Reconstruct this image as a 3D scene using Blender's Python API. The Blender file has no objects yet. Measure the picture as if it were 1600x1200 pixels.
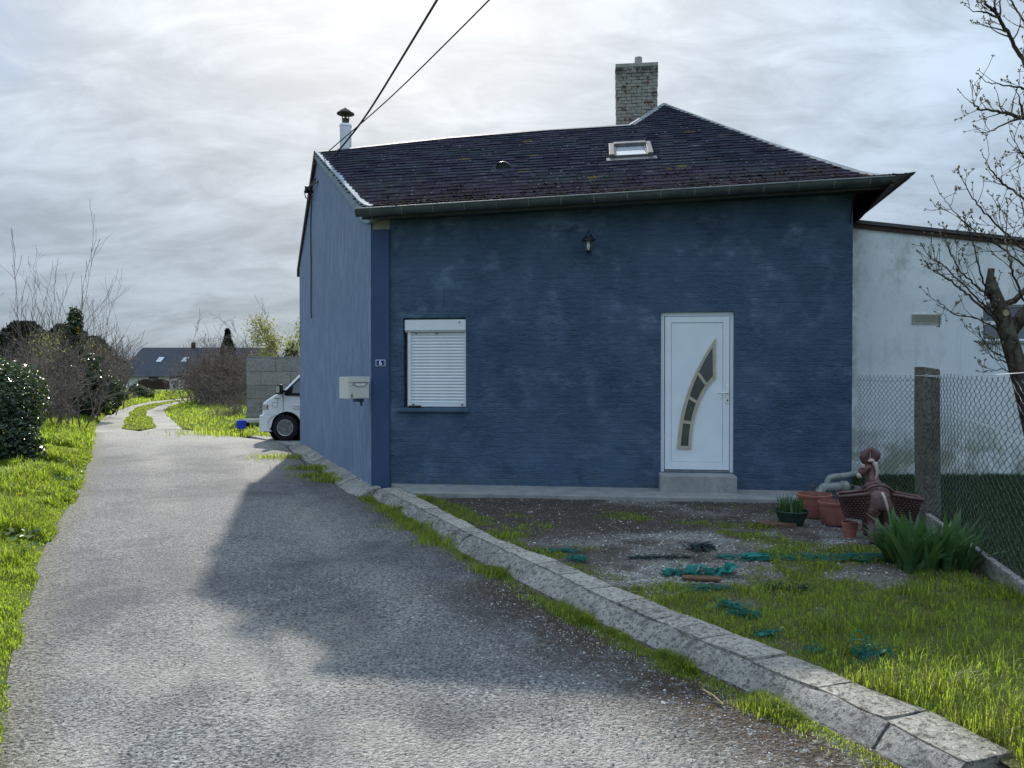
import bpy, math, random
import numpy as np
from mathutils import Vector, Matrix

# ------------------------------------------------------------------ camera, sky, sun, exposure
scene = bpy.context.scene
col = scene.collection
PITCH = math.atan(15 / 1200.0)
EYE = 1.6
cam_d = bpy.data.cameras.new('camera')
cam = bpy.data.objects.new('camera', cam_d); col.objects.link(cam)
cam.location = (0, 0, EYE); cam.rotation_euler = (math.pi / 2 - PITCH, 0, 0)
cam_d.sensor_width = 36; cam_d.lens = 27.0; cam_d.clip_start = 0.05; cam_d.clip_end = 5000
scene.camera = cam
SUN_DIR = Vector((-0.25, 1.56, 1.0)).normalized()       # towards the sun
SUN_EL = math.asin(SUN_DIR.z); SUN_AZ = math.atan2(SUN_DIR.x, SUN_DIR.y)
sun_d = bpy.data.lights.new('sun', 'SUN'); sun_d.energy = 3.4; sun_d.angle = math.radians(1.0)
sun_d.color = (1.0, 0.94, 0.84)
sun = bpy.data.objects.new('sun', sun_d); col.objects.link(sun)
sun.rotation_euler = SUN_DIR.to_track_quat('Z', 'Y').to_euler(); sun.location = (-3, 20, 30)
scene.view_settings.view_transform = 'Standard'; scene.view_settings.look = 'None'
scene.view_settings.gamma = 1.0; scene.view_settings.use_curve_mapping = False
scene.view_settings.exposure = 0.66
scene.cycles.max_bounces = 4; scene.cycles.diffuse_bounces = 3; scene.cycles.transparent_max_bounces = 6

world = bpy.data.worlds.new('World'); scene.world = world; world.use_nodes = True
def build_world():
    nt = world.node_tree; nt.nodes.clear(); L = nt.links.new
    def n(t, **k):
        o = nt.nodes.new(t)
        for a, b in k.items(): setattr(o, a, b)
        return o
    def m(op, a, b=None, clamp=False):
        o = n('ShaderNodeMath', operation=op, use_clamp=clamp)
        for i, v in enumerate((a, b)):
            if v is None: continue
            if isinstance(v, (int, float)): o.inputs[i].default_value = v
            else: L(v, o.inputs[i])
        return o.outputs[0]
    tc = n('ShaderNodeTexCoord'); d = tc.outputs['Generated']
    sky = n('ShaderNodeTexSky'); sky.sky_type = 'NISHITA'; sky.sun_disc = False
    sky.sun_elevation = SUN_EL; sky.sun_rotation = SUN_AZ
    sky.air_density = 1.0; sky.dust_density = 0.4; sky.ozone_density = 1.5
    skyb = n('ShaderNodeVectorMath', operation='SCALE'); L(sky.outputs[0], skyb.inputs[0]); skyb.inputs['Scale'].default_value = 0.085
    sep = n('ShaderNodeSeparateXYZ'); L(d, sep.inputs[0])
    zz = m('ADD', m('MAXIMUM', sep.outputs[2], 0.0), 0.30)
    cx = m('DIVIDE', sep.outputs[0], zz); cy = m('DIVIDE', sep.outputs[1], zz)
    comb = n('ShaderNodeCombineXYZ'); L(cx, comb.inputs[0]); L(cy, comb.inputs[1])
    def noise(scale, detail, rough, dist, off, sx=1.0, sy=1.0, rz=0.0):
        mp = n('ShaderNodeMapping'); mp.inputs['Location'].default_value = (off, off * .7, 0)
        mp.inputs['Scale'].default_value = (sx, sy, 1); mp.inputs['Rotation'].default_value = (0, 0, rz)
        L(comb.outputs[0], mp.inputs[0])
        t = n('ShaderNodeTexNoise'); t.inputs['Scale'].default_value = scale; t.inputs['Detail'].default_value = detail
        t.inputs['Roughness'].default_value = rough; t.inputs['Distortion'].default_value = dist
        L(mp.outputs[0], t.inputs[0]); return t.outputs[0]
    def ramp(v, a, b):
        o = n('ShaderNodeMapRange', interpolation_type='SMOOTHSTEP'); L(v, o.inputs[0])
        o.inputs[1].default_value = a; o.inputs[2].default_value = b; return o.outputs[0]
    big = noise(1.25, 6, .55, .5, 3.1, .9, 1.15, .6)
    streak = noise(2.1, 7, .60, .7, 7.7, .75, 1.35, .5)
    fine = noise(6.0, 6, .62, .8, 1.3, .8, 1.3, .4)
    cover = m('ADD', m('MULTIPLY', big, .62), m('MULTIPLY', streak, .38))
    mask = m('MAXIMUM', m('MULTIPLY', ramp(cover, .16, .42), .96), ramp(sep.outputs[2], .16, .02))
    dens = ramp(m('ADD', m('MULTIPLY', streak, .6), m('MULTIPLY', fine, .4)), .36, .66)
    dot = n('ShaderNodeVectorMath', operation='DOT_PRODUCT'); L(d, dot.inputs[0]); dot.inputs[1].default_value = SUN_DIR
    dp = m('MAXIMUM', dot.outputs['Value'], 0.0)
    wide = m('MULTIPLY', m('POWER', dp, 8.0), .10); tight = m('MULTIPLY', m('POWER', dp, 30.0), .20)
    alt = m('ADD', .57, m('MULTIPLY', m('MAXIMUM', sep.outputs[2], 0.0), 1.6))     # overcast skies brighten towards the zenith; steepened to lift shaded surfaces
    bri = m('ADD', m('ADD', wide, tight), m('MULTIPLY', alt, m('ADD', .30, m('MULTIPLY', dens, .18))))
    ccol = n('ShaderNodeMixRGB'); L(m('POWER', dp, 6.0), ccol.inputs[0])
    ccol.inputs[1].default_value = (.76, .985, 1.24, 1); ccol.inputs[2].default_value = (.99, .985, .97, 1)
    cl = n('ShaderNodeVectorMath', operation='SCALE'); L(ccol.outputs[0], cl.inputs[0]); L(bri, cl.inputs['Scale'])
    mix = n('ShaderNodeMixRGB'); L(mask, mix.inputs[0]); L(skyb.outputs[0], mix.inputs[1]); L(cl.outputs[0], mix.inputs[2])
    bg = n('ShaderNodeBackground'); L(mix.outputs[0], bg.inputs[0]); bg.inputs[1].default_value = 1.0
    out = n('ShaderNodeOutputWorld'); L(bg.outputs[0], out.inputs[0])
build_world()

# ------------------------------------------------------------------ helpers
rng = np.random.default_rng(7); random.seed(7)
FW = np.array([0, math.cos(PITCH), -math.sin(PITCH)]); UP = np.array([0, math.sin(PITCH), math.cos(PITCH)])
def _ray(px, py): return FW + (px - 800) / 1200.0 * np.array([1, 0, 0]) + (600 - py) / 1200.0 * UP
def gnd(px, py, z=0.0):
    d = _ray(px, py); t = (z - EYE) / d[2]; return np.array([0, 0, EYE]) + t * d
def at(px, py, Y):
    d = _ray(px, py); return np.array([0, 0, EYE]) + d * Y / d[1]

def vnoise(x, y, seed=0):
    x = np.asarray(x, float); y = np.asarray(y, float)
    xi = np.floor(x).astype(np.int64); yi = np.floor(y).astype(np.int64); xf = x - xi; yf = y - yi
    def h(a, b):
        v = (a * 374761393 + b * 668265263 + seed * 1274126177) & 0x7fffffff
        v = ((v ^ (v >> 13)) * 1274126177) & 0x7fffffff
        return ((v ^ (v >> 16)) & 0xffff) / 65535.0
    u = xf * xf * (3 - 2 * xf); v = yf * yf * (3 - 2 * yf)
    return (h(xi, yi) * (1 - u) + h(xi + 1, yi) * u) * (1 - v) + (h(xi, yi + 1) * (1 - u) + h(xi + 1, yi + 1) * u) * v
def fbm(x, y, seed=0, o=4):
    s = 0; a = .5; t = 0
    for i in range(o):
        s = s + a * vnoise(x * 2 ** i, y * 2 ** i, seed + i * 17); t += a; a *= .5
    return s / t
def sstep(v, a, b):
    t = np.clip((np.asarray(v, float) - a) / (b - a), 0, 1); return t * t * (3 - 2 * t)

def tag(o, label=None, cat=None, group=None, kind=None):
    if label: o['label'] = label
    if cat: o['category'] = cat
    if group: o['group'] = group
    if kind: o['kind'] = kind
    return o
def thing(name, label, cat, loc=(0, 0, 0), rz=0.0, group=None):
    o = bpy.data.objects.new(name, None); col.objects.link(o); o.empty_display_size = .2
    o.location = tuple(float(v) for v in loc); o.rotation_euler = (0, 0, rz)
    return tag(o, label, cat, group)
def add(name, me, mats, parent=None, loc=None):
    if mats is not None and len(me.materials) == 0:
        for mm in (mats if isinstance(mats, (list, tuple)) else [mats]): me.materials.append(mm)
    o = bpy.data.objects.new(name, me); col.objects.link(o)
    if parent is not None: o.parent = parent
    if loc is not None: o.location = tuple(float(v) for v in loc)
    return o
def np_mesh(name, V, F, smooth=False):
    """V (n,3) array, F (m,3|4) array."""
    V = np.ascontiguousarray(V, np.float32); F = np.ascontiguousarray(F, np.int32); k = F.shape[1]
    me = bpy.data.meshes.new(name)
    me.vertices.add(len(V)); me.vertices.foreach_set('co', V.ravel())
    me.loops.add(F.size); me.loops.foreach_set('vertex_index', F.ravel())
    me.polygons.add(len(F)); me.polygons.foreach_set('loop_start', np.arange(len(F), dtype=np.int32) * k)
    me.update(calc_edges=True)
    me.polygons.foreach_set('use_smooth', np.full(len(F), bool(smooth)))
    me.validate(); return me

class MB:
    def __init__(s): s.v = []; s.f = []; s.m = []
    def _a(s, vs, fs, mi=0):
        b = len(s.v); s.v += [tuple(float(c) for c in p) for p in vs]
        s.f += [tuple(b + i for i in f) for f in fs]; s.m += [mi] * len(fs); return s
    def box(s, c, d, rz=0.0, mi=0, rot=None):
        hx, hy, hz = d[0] / 2, d[1] / 2, d[2] / 2
        P = [(-hx, -hy, -hz), (hx, -hy, -hz), (hx, hy, -hz), (-hx, hy, -hz), (-hx, -hy, hz), (hx, -hy, hz), (hx, hy, hz), (-hx, hy, hz)]
        M = rot if rot is not None else Matrix.Rotation(rz, 3, 'Z')
        P = [tuple(Vector(c) + M @ Vector(p)) for p in P]
        return s._a(P, [(0, 3, 2, 1), (4, 5, 6, 7), (0, 1, 5, 4), (1, 2, 6, 5), (2, 3, 7, 6), (3, 0, 4, 7)], mi)
    def span(s, a, b, mi=0):
        return s.box([(a[i] + b[i]) / 2 for i in range(3)], [abs(b[i] - a[i]) for i in range(3)], mi=mi)
    def poly(s, pts, mi=0): return s._a(pts, [tuple(range(len(pts)))], mi)
    def prism(s, pts, ext, mi=0):
        n = len(pts); e = Vector(ext); Q = [tuple(Vector(p) + e) for p in pts]
        fs = [tuple(range(n - 1, -1, -1)), tuple(range(n, 2 * n))] + [(i, (i + 1) % n, n + (i + 1) % n, n + i) for i in range(n)]
        return s._a(list(pts) + Q, fs, mi)
    def tube(s, path, r, n=8, caps=True, mi=0):
        path = [Vector(p) for p in path]; R = r if isinstance(r, (list, tuple)) else [r] * len(path); vs = []; prev = None
        for i, p in enumerate(path):
            t = (path[min(i + 1, len(path) - 1)] - path[max(i - 1, 0)]).normalized()
            a = prev if prev is not None else (Vector((0, 0, 1)) if abs(t.z) < .9 else Vector((1, 0, 0)))
            b = t.cross(a).normalized(); a = b.cross(t).normalized(); prev = a
            for k in range(n):
                th = 2 * math.pi * k / n; vs.append(p + (a * math.cos(th) + b * math.sin(th)) * R[i])
        fs = []
        for i in range(len(path) - 1):
            for k in range(n):
                k2 = (k + 1) % n; fs.append((i * n + k, i * n + k2, (i + 1) * n + k2, (i + 1) * n + k))
        if caps: fs += [tuple(range(n - 1, -1, -1)), tuple((len(path) - 1) * n + k for k in range(n))]
        return s._a(vs, fs, mi)
    def lathe(s, prof, c=(0, 0, 0), n=20, mi=0, axis='Z', caps=True):
        vs = []
        for (r, z) in prof:
            for k in range(n):
                th = 2 * math.pi * k / n; q = (r * math.cos(th), r * math.sin(th), z)
                if axis == 'Y': q = (q[0], q[2], q[1])
                if axis == 'X': q = (q[2], q[0], q[1])
                vs.append((c[0] + q[0], c[1] + q[1], c[2] + q[2]))
        fs = []
        for i in range(len(prof) - 1):
            for k in range(n):
                k2 = (k + 1) % n; fs.append((i * n + k, i * n + k2, (i + 1) * n + k2, (i + 1) * n + k))
        if caps: fs += [tuple(range(n - 1, -1, -1)), tuple((len(prof) - 1) * n + k for k in range(n))]
        return s._a(vs, fs, mi)
    def mesh(s, name, smooth=False, bevel=0.0, seg=2, fix=True):
        me = bpy.data.meshes.new(name); me.from_pydata(s.v, [], s.f)
        if any(s.m): me.polygons.foreach_set('material_index', s.m)
        import bmesh
        if fix or bevel:
            bm = bmesh.new(); bm.from_mesh(me)
            if fix: bmesh.ops.recalc_face_normals(bm, faces=bm.faces)
            if bevel:
                ed = [e for e in bm.edges if len(e.link_faces) == 2 and e.calc_face_angle(0) > .35]
                bmesh.ops.bevel(bm, geom=ed, offset=bevel, segments=seg, affect='EDGES', profile=.6, clamp_overlap=True)
            bm.to_mesh(me); bm.free()
        if smooth: me.polygons.foreach_set('use_smooth', [True] * len(me.polygons))
        me.update(); return me
    def build(s, name, mats, parent=None, loc=None, smooth=False, bevel=0.0, seg=2, fix=True):
        return add(name, s.mesh(name, smooth, bevel, seg, fix), mats, parent, loc)
def smooth_by_angle(o, deg=40):
    me = o.data; me.polygons.foreach_set('use_smooth', [True] * len(me.polygons))
    import bmesh
    bm = bmesh.new(); bm.from_mesh(me)
    for e in bm.edges:
        if len(e.link_faces) == 2 and e.calc_face_angle(0) > math.radians(deg): e.smooth = False
    bm.to_mesh(me); bm.free(); return o

# ------------------------------------------------------------------ node materials
class NT:
    def __init__(s, name):
        s.mat = bpy.data.materials.new(name); s.mat.use_nodes = True; s.t = s.mat.node_tree
        s.t.nodes.clear(); s.out = s.t.nodes.new('ShaderNodeOutputMaterial')
    def n(s, typ, **k):
        o = s.t.nodes.new(typ)
        for a, b in k.items(): setattr(o, a, b)
        return o
    def put(s, sock, v):
        if v is None: return
        if hasattr(v, 'is_output'): s.t.links.new(v, sock)
        else:
            if isinstance(v, (tuple, list)) and len(v) == 3 and sock.type == 'RGBA': v = (*v, 1)
            sock.default_value = v
    def coord(s, kind='Object'):
        if kind == 'Position': return s.n('ShaderNodeNewGeometry').outputs['Position']
        return s.n('ShaderNodeTexCoord').outputs[kind]
    def mapping(s, v, scale=(1, 1, 1), loc=(0, 0, 0), rot=(0, 0, 0)):
        o = s.n('ShaderNodeMapping'); s.put(o.inputs[0], v); o.inputs['Scale'].default_value = scale
        o.inputs['Location'].default_value = loc; o.inputs['Rotation'].default_value = rot; return o.outputs[0]
    def noise(s, v, scale=5, detail=4, rough=.5, dist=0.0):
        o = s.n('ShaderNodeTexNoise'); s.put(o.inputs['Vector'], v); s.put(o.inputs['Scale'], float(scale))
        o.inputs['Detail'].default_value = detail; o.inputs['Roughness'].default_value = rough; o.inputs['Distortion'].default_value = dist
        return o.outputs[0]
    def voro(s, v, scale=5, feature='F1', out='Distance', rnd=1.0):
        o = s.n('ShaderNodeTexVoronoi', feature=feature); s.put(o.inputs['Vector'], v); o.inputs['Scale'].default_value = scale
        o.inputs['Randomness'].default_value = rnd; return o.outputs[out]
    def ramp(s, v, a, b, lo=0.0, hi=1.0, smooth=True):
        o = s.n('ShaderNodeMapRange'); o.interpolation_type = 'SMOOTHSTEP' if smooth else 'LINEAR'
        s.put(o.inputs[0], v)
        for i, q in enumerate((a, b, lo, hi)): o.inputs[i + 1].default_value = q
        return o.outputs[0]
    def math(s, op, a, b=None, clamp=False):
        o = s.n('ShaderNodeMath', operation=op, use_clamp=clamp); s.put(o.inputs[0], a); s.put(o.inputs[1], b); return o.outputs[0]
    def mix(s, f, a, b, mode='MIX'):
        o = s.n('ShaderNodeMixRGB', blend_type=mode); s.put(o.inputs[0], f); s.put(o.inputs[1], a); s.put(o.inputs[2], b); return o.outputs[0]
    def bump(s, h, strength=.3, dist=.01, normal=None):
        o = s.n('ShaderNodeBump'); s.put(o.inputs['Height'], h); o.inputs['Strength'].default_value = strength
        o.inputs['Distance'].default_value = dist; s.put(o.inputs['Normal'], normal); return o.outputs[0]
    def attr(s, name):
        o = s.n('ShaderNodeAttribute'); o.attribute_name = name; return o
    def island(s): return s.n('ShaderNodeNewGeometry').outputs['Random Per Island']
    def objrand(s): return s.n('ShaderNodeObjectInfo').outputs['Random']
    def bsdf(s, color, rough=.7, spec=.3, metal=0.0, normal=None, **k):
        b = s.n('ShaderNodeBsdfPrincipled'); s.put(b.inputs['Base Color'], color); s.put(b.inputs['Roughness'], rough)
        s.put(b.inputs['Specular IOR Level'], spec); s.put(b.inputs['Metallic'], metal); s.put(b.inputs['Normal'], normal)
        for a, v in k.items(): s.put(b.inputs[a.replace('_', ' ')], v)
        s.t.links.new(b.outputs[0], s.out.inputs[0]); return b
    def leaf(s, color, tcolor, trans=.45, rough=.45, spec=.35, normal=None):
        b = s.bsdf(color, rough, spec, normal=normal); t = s.n('ShaderNodeBsdfTranslucent'); s.put(t.inputs[0], tcolor)
        x = s.n('ShaderNodeMixShader'); x.inputs[0].default_value = trans
        s.t.links.new(b.outputs[0], x.inputs[1]); s.t.links.new(t.outputs[0], x.inputs[2]); s.t.links.new(x.outputs[0], s.out.inputs[0])
M = {}
def mottled(name, a, b, scale=6, rough=.8, spec=.2, bump=.25, bscale=40, bdist=.006, metal=0.0, coord='Object', per_obj=0.0, detail=6):
    t = NT(name); v = t.coord(coord)
    f = t.ramp(t.noise(v, scale, detail, .6, .2), .3, .7)
    c = t.mix(f, a, b)
    if per_obj:
        o = t.objrand(); c = t.mix(per_obj, c, t.mix(o, tuple(q * .35 for q in a), tuple(min(1, q * 1.7) for q in b)))
    t.bsdf(c, t.ramp(t.noise(v, scale * 2, 3), .2, .8, rough - .08, rough + .06), spec, metal, t.bump(t.noise(v, bscale, 5, .65), bump, bdist))
    M[name] = t.mat; return t.mat

def m_facade():
    t = NT('blue_painted_brick'); v = t.coord()
    # brick courses: tangent plane is local x,z
    sw = t.mapping(v, rot=(math.pi / 2, 0, 0)); sep = t.n('ShaderNodeSeparateXYZ'); t.put(sep.inputs[0], v)
    cb = t.n('ShaderNodeCombineXYZ'); t.put(cb.inputs[0], sep.outputs[0]); t.put(cb.inputs[1], sep.outputs[2])
    warp = t.noise(v, 2.2, 3); cb2 = t.n('ShaderNodeVectorMath', operation='ADD'); t.put(cb2.inputs[0], cb.outputs[0])
    wv = t.n('ShaderNodeCombineXYZ'); t.put(wv.inputs[1], t.math('MULTIPLY', warp, .05)); t.put(cb2.inputs[1], wv.outputs[0])
    br = t.n('ShaderNodeTexBrick'); t.put(br.inputs['Vector'], cb2.outputs[0]); br.inputs['Scale'].default_value = 1.0
    br.inputs['Brick Width'].default_value = .225; br.inputs['Row Height'].default_value = .072
    br.inputs['Mortar Size'].default_value = .008; br.inputs['Mortar Smooth'].default_value = .7; br.inputs['Bias'].default_value = 0
    br.inputs['Color1'].default_value = (.9, .9, .9, 1); br.inputs['Color2'].default_value = (.7, .7, .7, 1); br.inputs['Mortar'].default_value = (0, 0, 0, 1)
    wear = t.noise(v, 1.7, 5, .6)
    brick_h = t.math('MULTIPLY', t.math('SUBTRACT', 1.0, br.outputs['Fac']), t.ramp(wear, .3, .7, .35, 1.0))
    hs = t.math('MULTIPLY', t.noise(t.mapping(v, (7, 7, 16)), 1.0, 8, .70, 1.0), t.ramp(t.noise(t.mapping(v, (1, 1, 1), (8, 2, 5)), 1.4, 3), .32, .62, .30, 1.15))
    fine = t.noise(v, 70, 4, .6)
    h = t.math('ADD', t.math('MULTIPLY', brick_h, .17), t.math('ADD', t.math('MULTIPLY', hs, 1.5), t.math('MULTIPLY', fine, .16)))
    # colour: deep blue with thin, washed-out patches
    c = t.mix(t.ramp(t.noise(v, .9, 5, .6), .35, .68), (.046, .088, .150), (.060, .107, .172))
    c = t.mix(t.ramp(t.noise(t.mapping(v, (1, 1, 1), (3, 1, 9)), 1.1, 4, .6), .48, .72, 0, .5), c, (.062, .088, .172))
    rag = t.noise(t.mapping(v, (4, 4, 9)), 1.3, 7, .72, .2)
    pt = t.math('MULTIPLY', t.ramp(t.noise(t.mapping(v, (2.1, 2.1, 2.3)), 1.0, 2, .5), .50, .70), t.ramp(rag, .36, .66))
    c = t.mix(t.ramp(t.noise(t.mapping(v, (1, 1, 1), (6, 3, 1)), 3.1, 8, .72), .47, .68, 0, .55), c, (.085, .140, .225))
    c = t.mix(t.ramp(t.noise(t.mapping(v, (1, 1, 1.3), (1, 7, 4)), 1.9, 7, .70), .50, .68, 0, .6), c, (.026, .054, .100))
    hi = t.ramp(sep.outputs[2], .5, 3.6, .45, 1.0)
    c = t.mix(t.math('MULTIPLY', pt, hi), c, (.15, .215, .32))
    c = t.mix(t.ramp(t.noise(t.mapping(v, (7, 7, 20)), 1.0, 6, .75, .5), .52, .74, 0, .42), c, (.10, .165, .28))
    c = t.mix(t.ramp(t.noise(t.mapping(v, (6, 6, 24), (5, 5, 2)), 1.0, 6, .75, .8), .56, .72, 0, .65), c, (.024, .046, .09))
    c = t.mix(t.math('MULTIPLY', t.ramp(sep.outputs[2], .03, .28, 1, 0), t.ramp(t.noise(v, 9, 4), .4, .62)), c, (.075, .105, .15))
    t.bsdf(c, .62, .32, normal=t.bump(h, 1.0, .022)); M['facade'] = t.mat
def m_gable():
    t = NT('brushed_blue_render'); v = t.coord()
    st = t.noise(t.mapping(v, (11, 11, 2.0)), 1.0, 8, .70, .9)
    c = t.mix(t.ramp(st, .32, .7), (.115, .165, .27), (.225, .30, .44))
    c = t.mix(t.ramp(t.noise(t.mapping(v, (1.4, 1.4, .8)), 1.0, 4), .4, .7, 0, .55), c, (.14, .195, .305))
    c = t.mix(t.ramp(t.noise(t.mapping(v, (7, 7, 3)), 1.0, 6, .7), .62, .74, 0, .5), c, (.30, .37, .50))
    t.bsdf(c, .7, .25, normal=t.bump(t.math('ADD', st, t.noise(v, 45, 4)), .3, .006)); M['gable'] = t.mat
def m_slate():
    t = NT('fibre_cement_slate'); p = t.coord('Position'); r = t.math('FRACT', t.math('ADD', t.island(), t.objrand()))
    c = t.mix(r, (.017, .016, .029), (.037, .034, .056))
    c = t.mix(t.ramp(t.noise(p, 1.3, 4), .42, .68, 0, .6), c, (.026, .036, .044))
    c = t.mix(t.ramp(t.noise(t.mapping(p, (14, 14, 14)), 1.0, 4), .5, .75, 0, .4), c, (.058, .053, .070))
    w = t.math('MULTIPLY', t.ramp(t.voro(p, 6.5), .15, .09), t.ramp(t.noise(p, .9, 3), .42, .58))
    c = t.mix(w, c, (.19, .195, .205))
    w2 = t.math('MULTIPLY', t.ramp(t.noise(p, 7, 4, .6), .60, .68), t.ramp(t.noise(t.mapping(p, (1, 1, 1), (4, 4, 4)), .9, 2), .50, .60))
    c = t.mix(t.math('MULTIPLY', w2, .7), c, (.11, .135, .145))
    dv = t.voro(t.mapping(p, (1, 1, 1), (2.7, 5.1, .3)), 1.35)
    ring = t.math('MULTIPLY', t.ramp(t.math('ADD', dv, t.math('MULTIPLY', t.noise(p, 13, 4), .13)), .235, .19), t.ramp(t.noise(p, 24, 4, .7), .40, .52))
    c = t.mix(t.math('MULTIPLY', t.math('MULTIPLY', ring, .75), t.ramp(t.noise(p, 1.1, 2), .40, .60)), c, (.15, .105, .03))
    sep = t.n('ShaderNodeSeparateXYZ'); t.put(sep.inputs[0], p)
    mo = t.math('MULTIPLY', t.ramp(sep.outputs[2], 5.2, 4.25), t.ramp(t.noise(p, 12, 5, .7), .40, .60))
    c = t.mix(t.math('MULTIPLY', mo, .85), c, (.026, .019, .016))  # moss on the low courses, thickened to darken the colour where sun catches them
    t.bsdf(t.mix(1.0, c, (1.35, 1.40, 1.32), 'MULTIPLY'), .95, 0.0, normal=t.bump(t.noise(p, 50, 4), .35, .004)); M['slate'] = t.mat
def m_asphalt():
    t = NT('worn_gravelly_asphalt'); p = t.coord('Position'); a = t.attr('mask'); sep = t.n('ShaderNodeSeparateColor'); t.put(sep.inputs[0], a.outputs['Color'])
    cell = t.n('ShaderNodeTexVoronoi'); t.put(cell.inputs['Vector'], p); cell.inputs['Scale'].default_value = 62
    cs = t.n('ShaderNodeSeparateColor'); t.put(cs.inputs[0], cell.outputs['Color'])
    big = t.n('ShaderNodeTexVoronoi'); t.put(big.inputs['Vector'], p); big.inputs['Scale'].default_value = 24
    bs = t.n('ShaderNodeSeparateColor'); t.put(bs.inputs[0], big.outputs['Color'])
    c = t.mix(cs.outputs[0], (.10, .105, .115), (.28, .285, .295))
    c = t.mix(t.ramp(cs.outputs[1], .86, .97), c, (.42, .42, .41))
    c = t.mix(t.math('MULTIPLY', t.ramp(bs.outputs[0], .93, .97), t.ramp(big.outputs['Distance'], .5, .25)), c, (.40, .40, .40))
    patch = t.noise(p, .55, 5, .6, .4)
    c = t.mix(t.ramp(patch, .42, .62, 0, .75), c, t.mix(cs.outputs[2], (.055, .058, .068), (.11, .115, .13)))
    fin = t.ramp(t.noise(p, 2.6, 5, .65), .46, .68, 0, .65); c = t.mix(fin, c, t.mix(cs.outputs[0], (.16, .155, .15), (.30, .295, .285)))
    c = t.mix(t.math('MULTIPLY', sep.outputs[0], t.ramp(cs.outputs[2], .0, .8, .55, 1.0)), c, t.mix(cs.outputs[0], (.26, .245, .22), (.46, .44, .40)))   # pale dust
    c = t.mix(t.math('MULTIPLY', sep.outputs[1], t.ramp(t.noise(p, 17, 5, .7), .30, .52)), c, t.mix(cs.outputs[0], (.035, .022, .012), (.075, .048, .022)))   # moss and humus
    c = t.mix(t.math('MULTIPLY', sep.outputs[2], .85), c, t.mix(cs.outputs[0], (.12, .11, .08), (.32, .30, .24)))      # sandy edge
    dd = t.math('MULTIPLY', t.math('SUBTRACT', 1.0, t.math('MULTIPLY', cell.outputs['Distance'], 1.3)), t.ramp(cs.outputs[1], 0, 1, .35, 1.0))
    pit = t.noise(p, 48, 3, .6); c = t.mix(t.math('MULTIPLY', t.ramp(pit, .52, .36, 0, .8), t.ramp(sep.outputs[0], .35, 1.0, 1.0, .15)), c, (.022, .024, .030))      # dark binder between the stones
    h = t.math('ADD', t.math('MULTIPLY', dd, .6), t.math('ADD', t.math('MULTIPLY', t.noise(p, 9, 3), .8), t.math('MULTIPLY', pit, 2.2)))
    t.bsdf(c, .80, .30, normal=t.bump(h, 1.0, .016)); M['asphalt'] = t.mat
def m_track():
    t = NT('pale_track_gravel'); p = t.coord('Position'); cell = t.n('ShaderNodeTexVoronoi'); t.put(cell.inputs['Vector'], p); cell.inputs['Scale'].default_value = 30
    cs = t.n('ShaderNodeSeparateColor'); t.put(cs.inputs[0], cell.outputs['Color'])
    c = t.mix(cs.outputs[0], (.25, .235, .21), (.42, .40, .365)); c = t.mix(t.ramp(t.noise(p, .8, 5), .42, .66, 0, .7), c, (.18, .17, .15))
    t.bsdf(c, .9, .15, normal=t.bump(cell.outputs['Distance'], .6, .01)); M['track'] = t.mat
def m_garden():
    t = NT('garden_soil_and_gravel'); p = t.coord('Position'); a = t.attr('mask'); sep = t.n('ShaderNodeSeparateColor'); t.put(sep.inputs[0], a.outputs['Color'])
    cell = t.n('ShaderNodeTexVoronoi'); t.put(cell.inputs['Vector'], p); cell.inputs['Scale'].default_value = 55
    cs = t.n('ShaderNodeSeparateColor'); t.put(cs.inputs[0], cell.outputs['Color'])
    soil = t.mix(t.noise(p, 6, 6, .65), (.030, .024, .020), (.095, .078, .064))
    soil = t.mix(t.ramp(cs.outputs[1], .90, .98, 0, .7), soil, (.28, .26, .24))
    grav = t.mix(cs.outputs[0], (.11, .10, .095), (.50, .48, .45)); thatch = t.mix(t.noise(p, 30, 5, .7), (.045, .050, .018), (.13, .125, .05))
    c = t.mix(sep.outputs[1], soil, grav); c = t.mix(sep.outputs[0], c, thatch)
    t.bsdf(c, .92, .12, normal=t.bump(t.math('ADD', cell.outputs['Distance'], t.noise(p, 25, 5)), .8, .014)); M['garden'] = t.mat
def m_concrete(name, a, b, dark, lichen=.35, bs=90, bd=.006, bstr=.55, spots=True):
    t = NT(name); p = t.coord('Position')
    c = t.mix(t.ramp(t.noise(p, 3.2, 6, .65), .3, .7), a, b)
    c = t.mix(t.ramp(t.noise(p, 9, 6, .72, .4), .52, .66, 0, lichen * 1.6), c, dark)
    if spots: c = t.mix(t.ramp(t.noise(p, 30, 6, .82), .50, .57, 0, .85), c, tuple(q * .45 for q in dark)); c = t.mix(t.ramp(t.noise(p, 26, 6, .82), .55, .63, 0, .75), c, tuple(min(1, q * 1.5) for q in b))
    o = t.objrand(); c = t.mix(.22, c, t.mix(o, dark, b))
    t.bsdf(c, .9, .15, normal=t.bump(t.math('ADD', t.noise(p, bs, 5, .7), t.noise(p, bs * .22, 4)), bstr, bd)); M[name] = t.mat
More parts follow.
